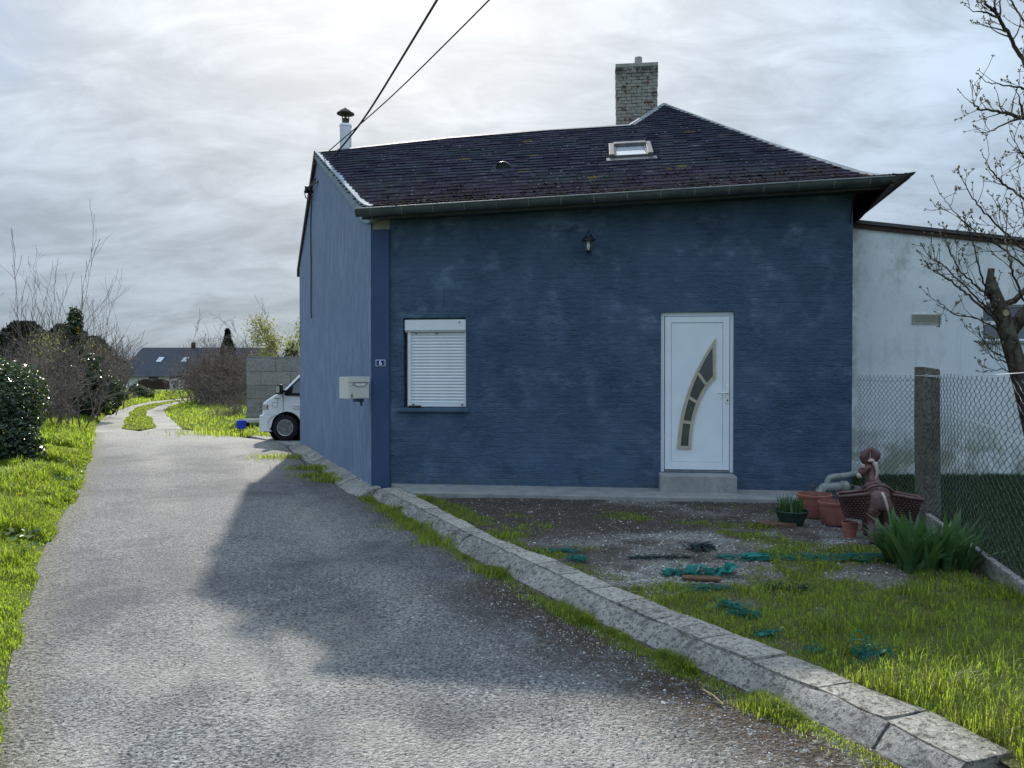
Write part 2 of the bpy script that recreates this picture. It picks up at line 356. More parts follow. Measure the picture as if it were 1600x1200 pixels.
def m_grass(name, dark, light, tr, dry=.12, trans=.5):
    t = NT(name); r = t.island(); p = t.coord('Position')
    c = t.mix(r, dark, light); c = t.mix(t.ramp(t.noise(p, 2.3, 4), .40, .64, 0, .8), c, tuple(q * .5 for q in dark))
    r2 = t.math('FRACT', t.math('MULTIPLY', r, 37.7)); c = t.mix(t.ramp(r2, 1 - dry, 1 - dry + .02), c, (.22, .19, .085))
    r3 = t.math('FRACT', t.math('MULTIPLY', r, 91.3)); c = t.mix(t.ramp(r3, .70, .72, 0, .75), c, (.035, .070, .028))
    tc = t.mix(t.ramp(r2, 1 - dry, 1 - dry + .02), t.mix(r, tuple(q * .7 for q in tr), tr), (.30, .25, .10))
    t.leaf(c, tc, trans, .5, .3); M[name] = t.mat
def m_leaf(name, dark, light, tr, trans=.3, rough=.3, spec=.5, yellow=0.0):
    t = NT(name); r = t.island(); c = t.mix(r, dark, light)
    if yellow: c = t.mix(t.ramp(t.math('FRACT', t.math('MULTIPLY', r, 53.3)), 1 - yellow, 1 - yellow + .004), c, (.45, .26, .02))
    t.leaf(c, tr, trans, rough, spec); M[name] = t.mat
def m_white_wall():
    t = NT('stained_whitewash'); v = t.coord(); sep = t.n('ShaderNodeSeparateXYZ'); t.put(sep.inputs[0], v)
    c = t.mix(t.ramp(t.noise(v, .8, 4), .35, .7), (.74, .79, .84), (.84, .87, .90))
    top = t.ramp(sep.outputs[2], 2.3, 3.6)
    st = t.math('MULTIPLY', t.ramp(t.noise(t.mapping(v, (1.3, 1.3, 1.1)), 1.0, 7, .74, .3), .44, .66), t.math('MULTIPLY', top, .62))
    c = t.mix(st, c, (.27, .29, .26))
    c = t.mix(t.math('MULTIPLY', t.ramp(t.noise(t.mapping(v, (3, 3, 1.4)), 1.0, 6, .72), .50, .68), .35), c, (.44, .47, .47))
    low = t.math('MULTIPLY', t.ramp(sep.outputs[2], 1.25, .2), t.ramp(t.noise(t.mapping(v, (2, 2, 2)), 1.0, 6, .7), .36, .6))
    c = t.mix(t.math('MULTIPLY', low, .8), c, (.20, .23, .13))
    edge = t.math('MULTIPLY', t.ramp(sep.outputs[0], .35, .05), t.ramp(t.noise(v, 4, 5, .7), .4, .55)); c = t.mix(t.math('MULTIPLY', edge, .8), c, (.25, .25, .2))
    drip = t.ramp(t.noise(t.mapping(v, (7, 7, .35)), 1.0, 5, .7), .56, .72); c = t.mix(t.math('MULTIPLY', drip, .28), c, (.35, .37, .36))
    t.bsdf(c, .85, .2, normal=t.bump(t.math('ADD', t.noise(v, 30, 5, .6), t.math('MULTIPLY', t.noise(v, 3, 4), 2.0)), .35, .012)); M['white_wall'] = t.mat
def m_bark(name, a, b, sc=18, lichen=0.0):
    t = NT(name); p = t.coord('Position'); n = t.noise(t.mapping(p, (1, 1, .35)), sc, 6, .7, .5); c = t.mix(t.ramp(n, .35, .65), a, b)
    if lichen: c = t.mix(t.ramp(t.noise(p, 9, 4), .55, .65, 0, lichen), c, (.16, .17, .11))
    t.bsdf(c, .9, .15, normal=t.bump(n, .8, .012)); M[name] = t.mat
def m_brick():
    t = NT('flaking_painted_brick'); p = t.coord('Position'); o = t.objrand(); flake = t.noise(p, 5.5, 6, .7, .3)
    paint = t.mix(t.noise(p, 4, 5), (.25, .235, .215), (.43, .41, .38)); c = t.mix(t.ramp(t.math('ADD', flake, t.math('MULTIPLY', o, .10)), .61, .66), paint, (.16, .065, .045))
    c = t.mix(t.ramp(t.noise(p, 11, 6, .75), .50, .66, 0, .8), c, (.11, .105, .095))
    sep = t.n('ShaderNodeSeparateXYZ'); t.put(sep.inputs[0], p)
    c = t.mix(t.math('MULTIPLY', t.ramp(sep.outputs[2], 8.45, 8.8), t.ramp(t.noise(p, 7, 4), .3, .5)), c, (.085, .085, .075))
    tc = t.coord('Generated'); t.bsdf(c, .9, .15, normal=t.bump(t.noise(p, 40, 5, .7), .6, .008)); M['chimney_brick'] = t.mat
def m_glass(name, tint=(.02, .024, .028), rough=.04):
    t = NT(name); t.bsdf(tint, rough, .9, **{'Coat_Weight': .4, 'Coat_Roughness': .03}); M[name] = t.mat
def m_clear(name):
    t = NT(name); t.bsdf((.9, .93, .93), .06, .5, **{'Transmission_Weight': .92, 'IOR': 1.1}); M[name] = t.mat
m_facade(); m_gable(); m_slate(); m_asphalt(); m_track(); m_garden(); m_white_wall(); m_brick(); m_glass('dark_glass'); m_clear('lamp_glass')
m_glass('sky_glass', (.55, .60, .66), .05); m_glass('textured_glass', (.045, .055, .06), .13); m_glass('window_glass', (.10, .12, .14), .06)
m_concrete('kerb_concrete', (.26, .25, .235), (.44, .425, .39), (.075, .075, .070), .50, 70, .018, 1.0)
m_concrete('kerb_top', (.34, .325, .29), (.52, .49, .43), (.11, .11, .095), .42, 85, .014, 1.0)
m_concrete('slab_concrete', (.24, .25, .255), (.35, .355, .35), (.13, .135, .13), .3, 60, .004, .4, False)
m_concrete('block_concrete', (.25, .245, .235), (.33, .325, .31), (.13, .13, .125), .4, 40, .006, .5)
m_concrete('post_concrete', (.115, .11, .095), (.18, .17, .14), (.05, .052, .042), .5, 50, .008, .7)
m_grass('grass_sunny', (.065, .125, .020), (.17, .26, .040), (.52, .70, .06), .13, .58)
m_grass('grass_garden', (.06, .11, .020), (.17, .24, .045), (.56, .72, .07), .16, .55)
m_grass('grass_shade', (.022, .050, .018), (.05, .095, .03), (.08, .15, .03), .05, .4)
m_leaf('ivy_leaf', (.014, .032, .014), (.045, .075, .026), (.10, .18, .03), .16, .30, .55, .012)
m_leaf('iris_leaf', (.035, .085, .030), (.075, .15, .050), (.10, .22, .05), .3, .42, .4)
m_leaf('conifer_needle', (.012, .022, .014), (.032, .045, .026), (.03, .05, .02), .2, .6, .2)
m_leaf('willow_leaf', (.16, .17, .06), (.30, .31, .13), (.35, .36, .12), .45, .6, .2)
m_leaf('bud_leaf', (.10, .085, .045), (.30, .29, .14), (.30, .30, .12), .25, .5, .3)
m_leaf('weed_leaf', (.06, .11, .045), (.13, .20, .09), (.22, .32, .08), .35, .35, .5)
m_leaf('dandelion', (.80, .58, .01), (.90, .70, .02), (.8, .62, .02), .3, .6, .2)
m_leaf('net_fibre', (.003, .050, .046), (.010, .24, .20), (.015, .34, .28), .3, .45, .35)
m_leaf('net_dark', (.006, .012, .014), (.012, .05, .055), (.01, .06, .06), .15, .5, .3)
m_bark('bark', (.030, .024, .020), (.105, .088, .072), 18, .4); m_bark('twig', (.045, .032, .028), (.10, .078, .066), 40)
m_bark('dead_twig', (.12, .095, .085), (.24, .20, .175), 25); m_bark('straw', (.28, .22, .13), (.42, .35, .22), 30)
m_bark('dry_shrub', (.11, .088, .078), (.22, .18, .155), 25); m_bark('old_wood', (.10, .07, .05), (.20, .14, .095), 16)
mottled('pilaster_blue', (.034, .066, .145), (.042, .078, .165), 3, .6, .3, .15, 60, .003)
mottled('zinc', (.15, .165, .18), (.24, .26, .28), 7, .7, .25, .15, 30, .003, .1)
mottled('zinc_dark', (.055, .066, .074), (.095, .108, .118), 5, .42, .5, .1, 30, .003, .3)
mottled('gable_zinc', (.19, .24, .29), (.30, .35, .40), 9, .88, .1, .2, 20, .003, 0)
mottled('steel', (.50, .51, .52), (.62, .63, .64), 5, .28, .5, .05, 30, .001, .9)
mottled('rust_cap', (.055, .048, .042), (.13, .11, .09), 12, .7, .3, .3, 40, .003, .4)
mottled('white_pvc', (.73, .79, .85), (.79, .84, .89), 3, .35, .45, .02, 60, .001)
mottled('shutter_white', (.70, .74, .78), (.78, .81, .84), 4, .4, .4, .03, 60, .001)
mottled('cream_trim', (.42, .37, .29), (.50, .45, .36), 6, .45, .4, .05, 50, .001)
mottled('mail_cream', (.60, .59, .54), (.68, .67, .62), 4, .45, .4, .04, 60, .001)
mottled('black_iron', (.012, .012, .016), (.022, .022, .027), 9, .45, .4, .1, 60, .002)
mottled('dark_timber', (.045, .026, .022), (.085, .05, .042), 10, .75, .2, .3, 30, .004)
mottled('soffit', (.035, .026, .024), (.06, .045, .04), 8, .8, .2, .2, 30, .003)
mottled('terracotta', (.27, .10, .08), (.38, .155, .125), 5, .6, .3, .08, 60, .002)
mottled('green_plastic', (.012, .030, .026), (.020, .045, .038), 5, .5, .4, .06, 60, .002)
mottled('pot_soil', (.025, .02, .016), (.06, .045, .035), 25, .95, .1, .9, 45, .02)
mottled('pipe_grey', (.20, .235, .23), (.30, .33, .32), 6, .55, .35, .1, 50, .002)
mottled('donkey_brown', (.075, .034, .034), (.13, .062, .058), 9, .42, .45, .12, 40, .003)
mottled('donkey_pale', (.40, .30, .26), (.55, .43, .38), 9, .5, .4, .1, 40, .003)
mottled('basket_brown', (.060, .026, .026), (.10, .045, .044), 14, .5, .4, .15, 40, .003)
mottled('fence_wire', (.022, .036, .036), (.05, .07, .068), 30, .5, .4, .05, 60, .001)
mottled('white_wire', (.60, .62, .62), (.70, .72, .72), 30, .5, .3, .05, 60, .001)
mottled('cable', (.055, .048, .05), (.09, .08, .08), 30, .6, .3, .05, 60, .001)
mottled('van_white', (.74, .76, .78), (.79, .81, .83), 2, .3, .5, .01, 60, .001)
mottled('rubber', (.012, .012, .014), (.022, .022, .024), 20, .8, .25, .2, 60, .002)
mottled('wheel_steel', (.12, .12, .125), (.24, .235, .23), 14, .5, .4, .1, 60, .002, .5)
mottled('bucket_blue', (.012, .04, .55), (.02, .06, .65), 5, .4, .4, .03, 60, .001)
mottled('annex_roof', (.055, .055, .058), (.10, .10, .10), 6, .85, .2, .3, 30, .005)
mottled('far_roof', (.028, .036, .052), (.042, .052, .070), 3, .6, .3, .2, 8, .01)
mottled('far_wall', (.68, .68, .66), (.76, .76, .74), 2, .9, .1, .1, 10, .01)
mottled('far_fence', (.040, .026, .020), (.075, .050, .038), 4, .85, .15, .3, 12, .01)
mottled('field_soil', (.055, .075, .02), (.10, .125, .035), .6, .95, .05, .8, 14, .04, coord='Position')
mottled('bank_soil', (.06, .085, .02), (.12, .15, .04), 1.3, .95, .05, .8, 20, .04, coord='Position')
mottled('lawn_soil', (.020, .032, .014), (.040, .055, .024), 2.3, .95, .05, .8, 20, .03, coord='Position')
mottled('board_brown', (.10, .055, .035), (.16, .09, .06), 9, .8, .2, .3, 40, .004)
mottled('sill_black', (.014, .016, .018), (.03, .032, .036), 15, .7, .3, .2, 50, .003)
mottled('enamel_blue', (.012, .016, .16), (.018, .022, .20), 4, .25, .5, .02, 40, .001)
mottled('enamel_white', (.78, .78, .78), (.82, .82, .82), 4, .3, .5, .01, 40, .001)
mottled('print_black', (.012, .012, .012), (.02, .02, .02), 4, .6, .3, .01, 40, .001)
mottled('red_mark', (.45, .05, .03), (.5, .06, .04), 4, .5, .3, .01, 40, .001)
mottled('old_mortar', (.30, .29, .27), (.40, .39, .36), 9, .95, .1, .4, 40, .006)
mottled('vent_cream', (.42, .41, .36), (.52, .51, .45), 6, .7, .2, .1, 40, .002)
mottled('wind_grey', (.11, .105, .11), (.17, .165, .17), 8, .55, .35, .1, 40, .002)
def m_pebble():
    t = NT('pebble_stone'); r = t.island(); c = t.mix(r, (.10, .10, .11), (.40, .39, .375)); c = t.mix(t.ramp(t.math('FRACT', t.math('MULTIPLY', r, 31.7)), .84, .9), c, (.60, .59, .56))
    t.bsdf(c, .8, .25); M['pebble'] = t.mat
    t = NT('moss_clump'); r = t.island(); t.bsdf(t.mix(r, (.020, .016, .012), (.085, .050, .026)), .95, .05); M['moss'] = t.mat
m_pebble()

# ------------------------------------------------------------------ vectorised scatter meshes
def blades_mesh(name, P, h, w, ang, lean, curl=.6):
    n = len(P); dirx = np.cos(ang); diry = np.sin(ang); px = -diry; py = dirx
    V = np.zeros((n, 5, 3)); hw = w / 2
    for k, sgn in ((0, -1), (1, 1)):
        V[:, k, 0] = P[:, 0] + sgn * px * hw; V[:, k, 1] = P[:, 1] + sgn * py * hw; V[:, k, 2] = P[:, 2] - .02
    for k, sgn in ((2, -1), (3, 1)):
        V[:, k, 0] = P[:, 0] + dirx * lean * h * .35 + sgn * px * hw * .8; V[:, k, 1] = P[:, 1] + diry * lean * h * .35 + sgn * py * hw * .8; V[:, k, 2] = P[:, 2] + h * .6
    V[:, 4, 0] = P[:, 0] + dirx * lean * h * 1.1; V[:, 4, 1] = P[:, 1] + diry * lean * h * 1.1; V[:, 4, 2] = P[:, 2] + h * (1 - curl * lean * .5)
    b = (np.arange(n) * 5)[:, None]
    F = np.concatenate([b + np.array([[0, 1, 3]]), b + np.array([[0, 3, 2]]), b + np.array([[2, 3, 4]])], 0)
    return np_mesh(name, V.reshape(-1, 3), F, True)
def rock_mesh(name, P, s, flat=.6):
    base = np.array([(1, 0, 0), (-1, 0, 0), (0, 1, 0), (0, -1, 0), (0, 0, 1), (0, 0, -1)], float)
    f = np.array([(0, 2, 4), (2, 1, 4), (1, 3, 4), (3, 0, 4), (2, 0, 5), (1, 2, 5), (3, 1, 5), (0, 3, 5)])
    n = len(P); a = rng.uniform(0, 6.28, n); jit = rng.uniform(.6, 1.25, (n, 6, 1)); B = base[None] * jit
    sx = s * rng.uniform(.7, 1.4, n); sy = s * rng.uniform(.6, 1.1, n); sz = s * flat * rng.uniform(.7, 1.2, n)
    X = B[:, :, 0] * sx[:, None]; Y = B[:, :, 1] * sy[:, None]; Z = B[:, :, 2] * sz[:, None]
    ca = np.cos(a)[:, None]; sa = np.sin(a)[:, None]
    V = np.stack([X * ca - Y * sa, X * sa + Y * ca, Z], -1) + P[:, None, :]
    F = (np.arange(n) * 6)[:, None, None] + f[None]
    return np_mesh(name, V.reshape(-1, 3), F.reshape(-1, 3))
def leaves_mesh(name, P, size, N, elong=1.3, fold=.25):
    """one small folded 4-triangle leaf for each point; N = facing direction."""
    n = len(P); N = N / (np.linalg.norm(N, axis=1, keepdims=True) + 1e-9); r = rng.normal(size=(n, 3))
    T = np.cross(N, r); T /= np.linalg.norm(T, axis=1, keepdims=True) + 1e-9; B = np.cross(N, T)
    s = size[:, None] if hasattr(size, '__len__') else size
    V = np.stack([P - T * s * elong * .5, P + B * s * .5 + N * s * fold, P + T * s * elong * .5, P - B * s * .5 + N * s * fold, P + T * s * .1], 1)
    F = (np.arange(n) * 5)[:, None, None] + np.array([(0, 4, 1), (1, 4, 2), (2, 4, 3), (3, 4, 0)])[None]
    return np_mesh(name, V.reshape(-1, 3), F.reshape(-1, 3))
def segs_mesh(name, S, n=4):
    """S rows: p0(3) p1(3) r0 r1 -> prisms in one mesh"""
    S = np.asarray(S, float); p0 = S[:, :3]; p1 = S[:, 3:6]; t = p1 - p0; t /= np.linalg.norm(t, axis=1, keepdims=True) + 1e-9
    a = np.where(np.abs(t[:, 2:3]) < .9, np.array([[0, 0, 1.]]), np.array([[1., 0, 0]])); b = np.cross(t, a); b /= np.linalg.norm(b, axis=1, keepdims=True); a = np.cross(b, t)
    V = []
    for p, r in ((p0, S[:, 6:7]), (p1, S[:, 7:8])):
        for k in range(n):
            th = 2 * math.pi * k / n; V.append(p + (a * math.cos(th) + b * math.sin(th)) * r)
    V = np.stack(V, 1); F = np.array([(k, (k + 1) % n, n + (k + 1) % n, n + k) for k in range(n)])
    F = (np.arange(len(S)) * 2 * n)[:, None, None] + F[None]
    return np_mesh(name, V.reshape(-1, 3), F.reshape(-1, 4), smooth=True)
def grow(S, tips, R, p, d, length, r, depth, spread=.6, up=.25, nseg=5, kids=4, wob=.18, shrink=.55, rmin=.0025):
    p = np.array(p, float); d = np.array(d, float); d /= np.linalg.norm(d)
    for i in range(nseg):
        d = d + R.normal(size=3) * wob + np.array([0, 0, up]) * .25; d /= np.linalg.norm(d)
        q = p + d * length / nseg; r0 = max(rmin, r * (1 - i / nseg * .75)); r1 = max(rmin, r * (1 - (i + 1) / nseg * .75))
        S.append((*p, *q, r0, r1)); p = q
        if depth > 0 and i >= 1:
            for _ in range(max(1, kids // nseg + (1 if R.random() < (kids % nseg) / nseg else 0))):
                e = d + R.normal(size=3) * spread; grow(S, tips, R, p, e, length * shrink * R.uniform(.7, 1.2), r1 * .62, depth - 1, spread, up, max(3, nseg - 1), max(2, kids - 1), wob, shrink, rmin)
    tips.append((*p, *d))

# ------------------------------------------------------------------ the setting: ground, road, verges, garden
ROADZ = -0.12
def resample(pts, step):
    pts = np.array(pts, float); d = np.r_[0, np.cumsum(np.linalg.norm(np.diff(pts, axis=0), axis=1))]
    n = max(2, int(d[-1] / step) + 1); s = np.linspace(0, d[-1], n)
    # smooth a little
    out = np.stack([np.interp(s, d, pts[:, i]) for i in range(2)], 1)
    for _ in range(3): out[1:-1] = (out[:-2] + 2 * out[1:-1] + out[2:]) / 4
    return out
def normals(E):
    t = np.gradient(E, axis=0); t /= np.linalg.norm(t, axis=1, keepdims=True); return np.stack([-t[:, 1], t[:, 0]], 1)   # left of travel
LEFT = resample([(4.2, -9), (1.2, -3.5), (-1.0, 1.0), (-2.95, 4.5), (-3.6, 5.6), (-4.75, 7.8), (-6.3, 11.1), (-9.2, 16.8), (-12.2, 22.4), (-14.5, 26.8), (-17.5, 33.3), (-21.0, 42.5), (-22.9, 48.6), (-23.3, 54), (-22.0, 62), (-18, 75)], .5)
RIGHT_TRACK = resample([(-10.3, 24.0), (-14.2, 31.7), (-16.7, 36.8), (-18.6, 42), (-20.0, 48), (-20.2, 54), (-18.8, 62), (-15, 74)], .5)
RIGHT_ROAD = [(5.2, -9), (3.4, -2), (2.35, 1.8), (1.98, 3.0), (1.71, 3.52), (1.34, 4.05), (.84, 5.0), (.46, 5.6), (-.02, 6.53), (-.67, 7.75), (-1.35, 9.2), (-1.95, 10.5), (-2.5, 11.3), (-4.0, 14.8), (-5.5, 18.5), (-6.15, 19.7), (-7.6, 21.2), (-9.4, 23.1), (-10.3, 24.0)]
# far ground: one sheet to the horizon
gx = np.concatenate([-np.geomspace(1500, 30, 26), np.linspace(-26, 26, 14), np.geomspace(30, 1500, 26)])
GX, GY = np.meshgrid(gx, gx + 10, indexing='ij')
GZ = -.28 - .85 * sstep(np.hypot(GX, GY - 10), 45, 100)
nx = len(gx); idx = np.arange(nx * nx).reshape(nx, nx)
F = np.stack([idx[:-1, :-1], idx[1:, :-1], idx[1:, 1:], idx[:-1, 1:]], -1).reshape(-1, 4)
tag(add('ground', np_mesh('ground', np.stack([GX, GY, GZ], -1).reshape(-1, 3), F, True), M['field_soil']), kind='structure')

def strip_fn(E, offs, zs, side):
    Nn = normals(E) * side
    def f(s, o):
        i = np.interp(s, np.arange(len(E)), np.arange(len(E))); i0 = np.clip(i.astype(int), 0, len(E) - 2); fr = (i - i0)[:, None]
        p = E[i0] * (1 - fr) + E[i0 + 1] * fr; nn = Nn[i0] * (1 - fr) + Nn[i0 + 1] * fr
        q = p + nn * o[:, None]; z = np.interp(o, offs, zs) + (fbm(q[:, 0] * .9, q[:, 1] * .9, 5, 3) - .5) * .16 * sstep(o, .15, 1.2)
        return np.c_[q, z]
    return f
def strip_mesh(name, E, f, offs, mat):
    n = len(E); S, Oo = np.meshgrid(np.arange(n, dtype=float), np.array(offs), indexing='ij'); P = f(S.ravel(), Oo.ravel())
    k = len(offs); idx = np.arange(n * k).reshape(n, k); F = np.stack([idx[:-1, :-1], idx[1:, :-1], idx[1:, 1:], idx[:-1, 1:]], -1).reshape(-1, 4)
    return add(name, np_mesh(name, P, F, True), mat)
LO = [-.12, .1, .25, .45, .7, 1.0, 1.4, 1.9, 2.6, 3.6, 5, 8, 14, 30]
lf = strip_fn(LEFT, [-.12, .1, .5, 1.2, 2.5, 5, 30], [ROADZ - .03, ROADZ + .01, .0, .10, .18, .2, -.1], 1)
tag(strip_mesh('grass_bank', LEFT, lf, LO, M['bank_soil']), kind='structure')
RV = resample([(-6.3, 20.6), (-7.7, 21.9), (-9.3, 23.3)] + [tuple(p) for p in RIGHT_TRACK[2:]], .5)
rf = strip_fn(RV, [-.05, .1, .5, 1.2, 2.5, 9], [ROADZ - .02, ROADZ + .01, -.02, .06, .08, -.1], -1)
tag(strip_mesh('grass_verge', RV, rf, [-.05, .1, .25, .45, .8, 1.2, 1.8, 2.6, 4, 6, 9], M['bank_soil']), kind='structure')

# asphalt road as a fine grid clipped to its outline
from mathutils.geometry import tessellate_polygon
def in_poly(x, y, poly):
    poly = np.asarray(poly); inside = np.zeros(x.shape, bool); j = len(poly) - 1
    for i in range(len(poly)):
        xi, yi = poly[i]; xj, yj = poly[j]
        c = ((yi > y) != (yj > y)) & (x < (xj - xi) * (y - yi) / (yj - yi + 1e-12) + xi); inside ^= c; j = i
    return inside
def poly_dist(x, y, line):
    line = np.asarray(line, float); best = np.full(x.shape, 1e9)
    for a, b in zip(line[:-1], line[1:]):
        ab = b - a; t = np.clip(((x - a[0]) * ab[0] + (y - a[1]) * ab[1]) / (ab @ ab + 1e-12), 0, 1)
        best = np.minimum(best, np.hypot(x - a[0] - t * ab[0], y - a[1] - t * ab[1]))
    return best
def strip_between(A, B, nu, nv, zf):
    """grid between two polylines sampled at equal parameter."""
    def samp(L_, n):
        L_ = np.asarray(L_, float); d = np.r_[0, np.cumsum(np.linalg.norm(np.diff(L_, axis=0), axis=1))]; s = np.linspace(0, d[-1], n)
        return np.stack([np.interp(s, d, L_[:, i]) for i in range(2)], 1)
    a = samp(A, nu); b = samp(B, nu); v = np.linspace(0, 1, nv)[None, :, None]; P = a[:, None] * (1 - v) + b[:, None] * v
    X = P[..., 0].ravel(); Y = P[..., 1].ravel(); idx = np.arange(nu * nv).reshape(nu, nv)
    F = np.stack([idx[:-1, :-1], idx[:-1, 1:], idx[1:, 1:], idx[1:, :-1]], -1).reshape(-1, 4); return X, Y, F
li = int(np.argmin(np.hypot(LEFT[:, 0] + 12.2, LEFT[:, 1] - 22.4)))
ROAD_L = LEFT[:li + 1]
X, Y, F = strip_between(ROAD_L, RIGHT_ROAD, 260, 70, None)
Z = ROADZ + (fbm(X * .5, Y * .5, 3, 3) - .5) * .035
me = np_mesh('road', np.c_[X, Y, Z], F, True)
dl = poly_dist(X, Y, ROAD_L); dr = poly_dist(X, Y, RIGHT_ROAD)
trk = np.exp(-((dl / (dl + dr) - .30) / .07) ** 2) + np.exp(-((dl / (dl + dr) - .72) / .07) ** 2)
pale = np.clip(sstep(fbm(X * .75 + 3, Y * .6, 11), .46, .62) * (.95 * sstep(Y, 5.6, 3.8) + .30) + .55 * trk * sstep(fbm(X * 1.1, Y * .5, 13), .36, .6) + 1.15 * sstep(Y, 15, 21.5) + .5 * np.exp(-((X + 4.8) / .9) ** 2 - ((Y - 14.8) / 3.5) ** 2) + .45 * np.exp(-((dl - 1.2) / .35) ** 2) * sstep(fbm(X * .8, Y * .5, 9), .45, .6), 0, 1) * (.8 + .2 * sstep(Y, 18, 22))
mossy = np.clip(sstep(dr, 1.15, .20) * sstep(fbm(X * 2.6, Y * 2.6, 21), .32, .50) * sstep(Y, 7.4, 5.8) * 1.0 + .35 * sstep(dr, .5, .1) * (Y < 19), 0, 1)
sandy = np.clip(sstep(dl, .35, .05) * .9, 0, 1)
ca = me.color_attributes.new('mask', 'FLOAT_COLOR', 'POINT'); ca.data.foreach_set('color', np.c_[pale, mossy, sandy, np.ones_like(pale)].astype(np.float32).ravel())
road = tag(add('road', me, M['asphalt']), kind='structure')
def road_z(x, y): return ROADZ + (fbm(x * .5, y * .5, 3, 3) - .5) * .035
# two-wheel track beyond the asphalt
TL = LEFT[li:]; TR = RIGHT_TRACK
X, Y, F = strip_between(TL, TR, 120, 9, None)
tag(add('track', np_mesh('track', np.c_[X, Y, np.full(len(X), ROADZ + .006)], F, True), M['track']), kind='structure')
nT = 120
def samp_line(L_, n):
    d = np.r_[0, np.cumsum(np.linalg.norm(np.diff(L_, axis=0), axis=1))]; s = np.linspace(0, d[-1], n); return np.stack([np.interp(s, d, L_[:, i]) for i in range(2)], 1)
a = samp_line(TL, nT); b = samp_line(TR, nT); wv = .5 + .03 * np.sin(np.arange(nT) * .12)
hw = (.17 + .03 * np.sin(np.arange(nT) * .19) + .02 * np.sin(np.arange(nT) * .53)) * sstep(np.arange(nT), -1, 3)
ML = a + (b - a) * (wv - hw)[:, None]; MR = a + (b - a) * (wv + hw)[:, None]
X, Y, F = strip_between(ML, MR, nT, 5, None)
tag(add('grass_median', np_mesh('grass_median', np.c_[X, Y, np.full(len(X), ROADZ + .02)], F, True), M['bank_soil']), kind='structure')
# concrete parking apron behind the house
mb = MB(); mb.prism([(-5.45, 18.55, -.26), (2.5, 17.6, -.26), (2.5, 24, -.26), (-8.5, 24, -.26), (-7.1, 21.0, -.26), (-6.05, 19.55, -.26)], (0, 0, .165))
tag(mb.build('parking_apron', M['slab_concrete']), kind='structure')

# garden plot
KERB_IN = [(2.13, 3.24), (2.08, 3.37), (1.99, 3.6), (1.79, 3.96), (1.60, 4.33), (1.37, 4.72), (1.14, 5.10), (.74, 5.85), (.33, 6.67), (-.12, 7.39), (-.62, 8.55), (-1.24, 10.03), (-1.60, 10.85)]
KERB_J = [(1.90, 3.18), (1.84, 3.33), (1.62, 3.86), (1.41, 4.20), (1.18, 4.59), (.99, 4.94), (.73, 5.42), (.18, 6.56), (-.17, 7.24), (-.53, 7.95), (-.95, 8.9), (-1.46, 10.0), (-1.84, 10.80)]
KERB_LO = [(1.74, 3.12), (1.68, 3.28), (1.44, 3.80), (1.22, 4.10), (.98, 4.52), (.78, 4.86), (.50, 5.34), (-.05, 6.46), (-.39, 7.12), (-.74, 7.84), (-1.14, 8.8), (-1.70, 10.0), (-2.10, 10.74)]
FENCE = [(4.60, 10.28), (4.53, 8.35), (3.72, 5.55), (2.95, 2.9)]
GARDEN = [(2.3, 1.6), (2.06, 3.0)] + KERB_IN + [(-1.5, 10.9), (4.60, 9.95), (4.60, 10.28), (4.53, 8.35), (3.72, 5.55), (2.95, 2.9), (2.9, 1.6)]
def grass_cover(x, y):
    n = fbm(x * 1.6, y * 1.6, 31); n2 = fbm(x * 4.2, y * 4.2, 41)
    g = sstep(y, 6.5, 5.0) * .95 + sstep(y, 7.5, 5.9) * .42 * sstep(x, -.6, 2.2)
    g = g + sstep(n, .52, .66) * .6 * sstep(y, 9.9, 8.2) + .18 * (n2 - .45)
    k = poly_dist(x, y, KERB_IN); g = np.maximum(g, sstep(k, .50, .10) * sstep(n2, .28, .55) * .95)
    fdist = poly_dist(x, y, FENCE); g = np.maximum(g, sstep(fdist, .8, .2) * .8 * (y < 7.0))
    g = g * (1 - .75 * np.exp(-((x - 1.45) / .65) ** 2 - ((y - 6.2) / .32) ** 2))
    g = g * (1 - .8 * np.exp(-((x - .75) / .45) ** 2 - ((y - 6.55) / .35) ** 2))
    return np.clip(g * (.30 + .95 * sstep(n2, .28, .58)), 0, 1)
def gravel_cover(x, y):
    n = fbm(x * 3.1, y * 3.1, 51)
    g = 1.0 * np.exp(-((x - 1.4) / .8) ** 2 - ((y - 6.25) / .42) ** 2) + .8 * np.exp(-((x - 2.6) / 1.3) ** 2 - ((y - 7.55) / .32) ** 2) + .22 * np.exp(-((x - .9) / 1.2) ** 2 - ((y - 7.3) / .5) ** 2)
    return np.clip(g * sstep(n, .30, .62) + .30 * sstep(fbm(x * 1.3, y * 1.3, 61), .5, .7), 0, 1)
def garden_z(x, y): return -.022 + (fbm(x * 1.2, y * 1.2, 71) - .5) * .05 + (fbm(x * 9, y * 9, 72, 3) - .5) * .025
gxs = np.arange(-1.5, 4.8, .045); gys = np.arange(1.4, 10.7, .045); GX, GY = np.meshgrid(gxs, gys, indexing='ij')
idx = np.arange(GX.size).reshape(GX.shape); F = np.stack([idx[:-1, :-1], idx[1:, :-1], idx[1:, 1:], idx[:-1, 1:]], -1).reshape(-1, 4)
KOUT = np.array([(a_[0] - .06, a_[1] - .03) for a_ in GARDEN[:len(KERB_IN) + 2]] + GARDEN[len(KERB_IN) + 2:])
fx = GX.ravel()[F].mean(1); fy = GY.ravel()[F].mean(1); keep = in_poly(fx, fy, KOUT); F = F[keep]
used = np.unique(F); remap = -np.ones(GX.size, int); remap[used] = np.arange(len(used)); F = remap[F]; xx = GX.ravel()[used]; yy = GY.ravel()[used]
me = np_mesh('garden_bed', np.c_[xx, yy, garden_z(xx, yy)], F, True)
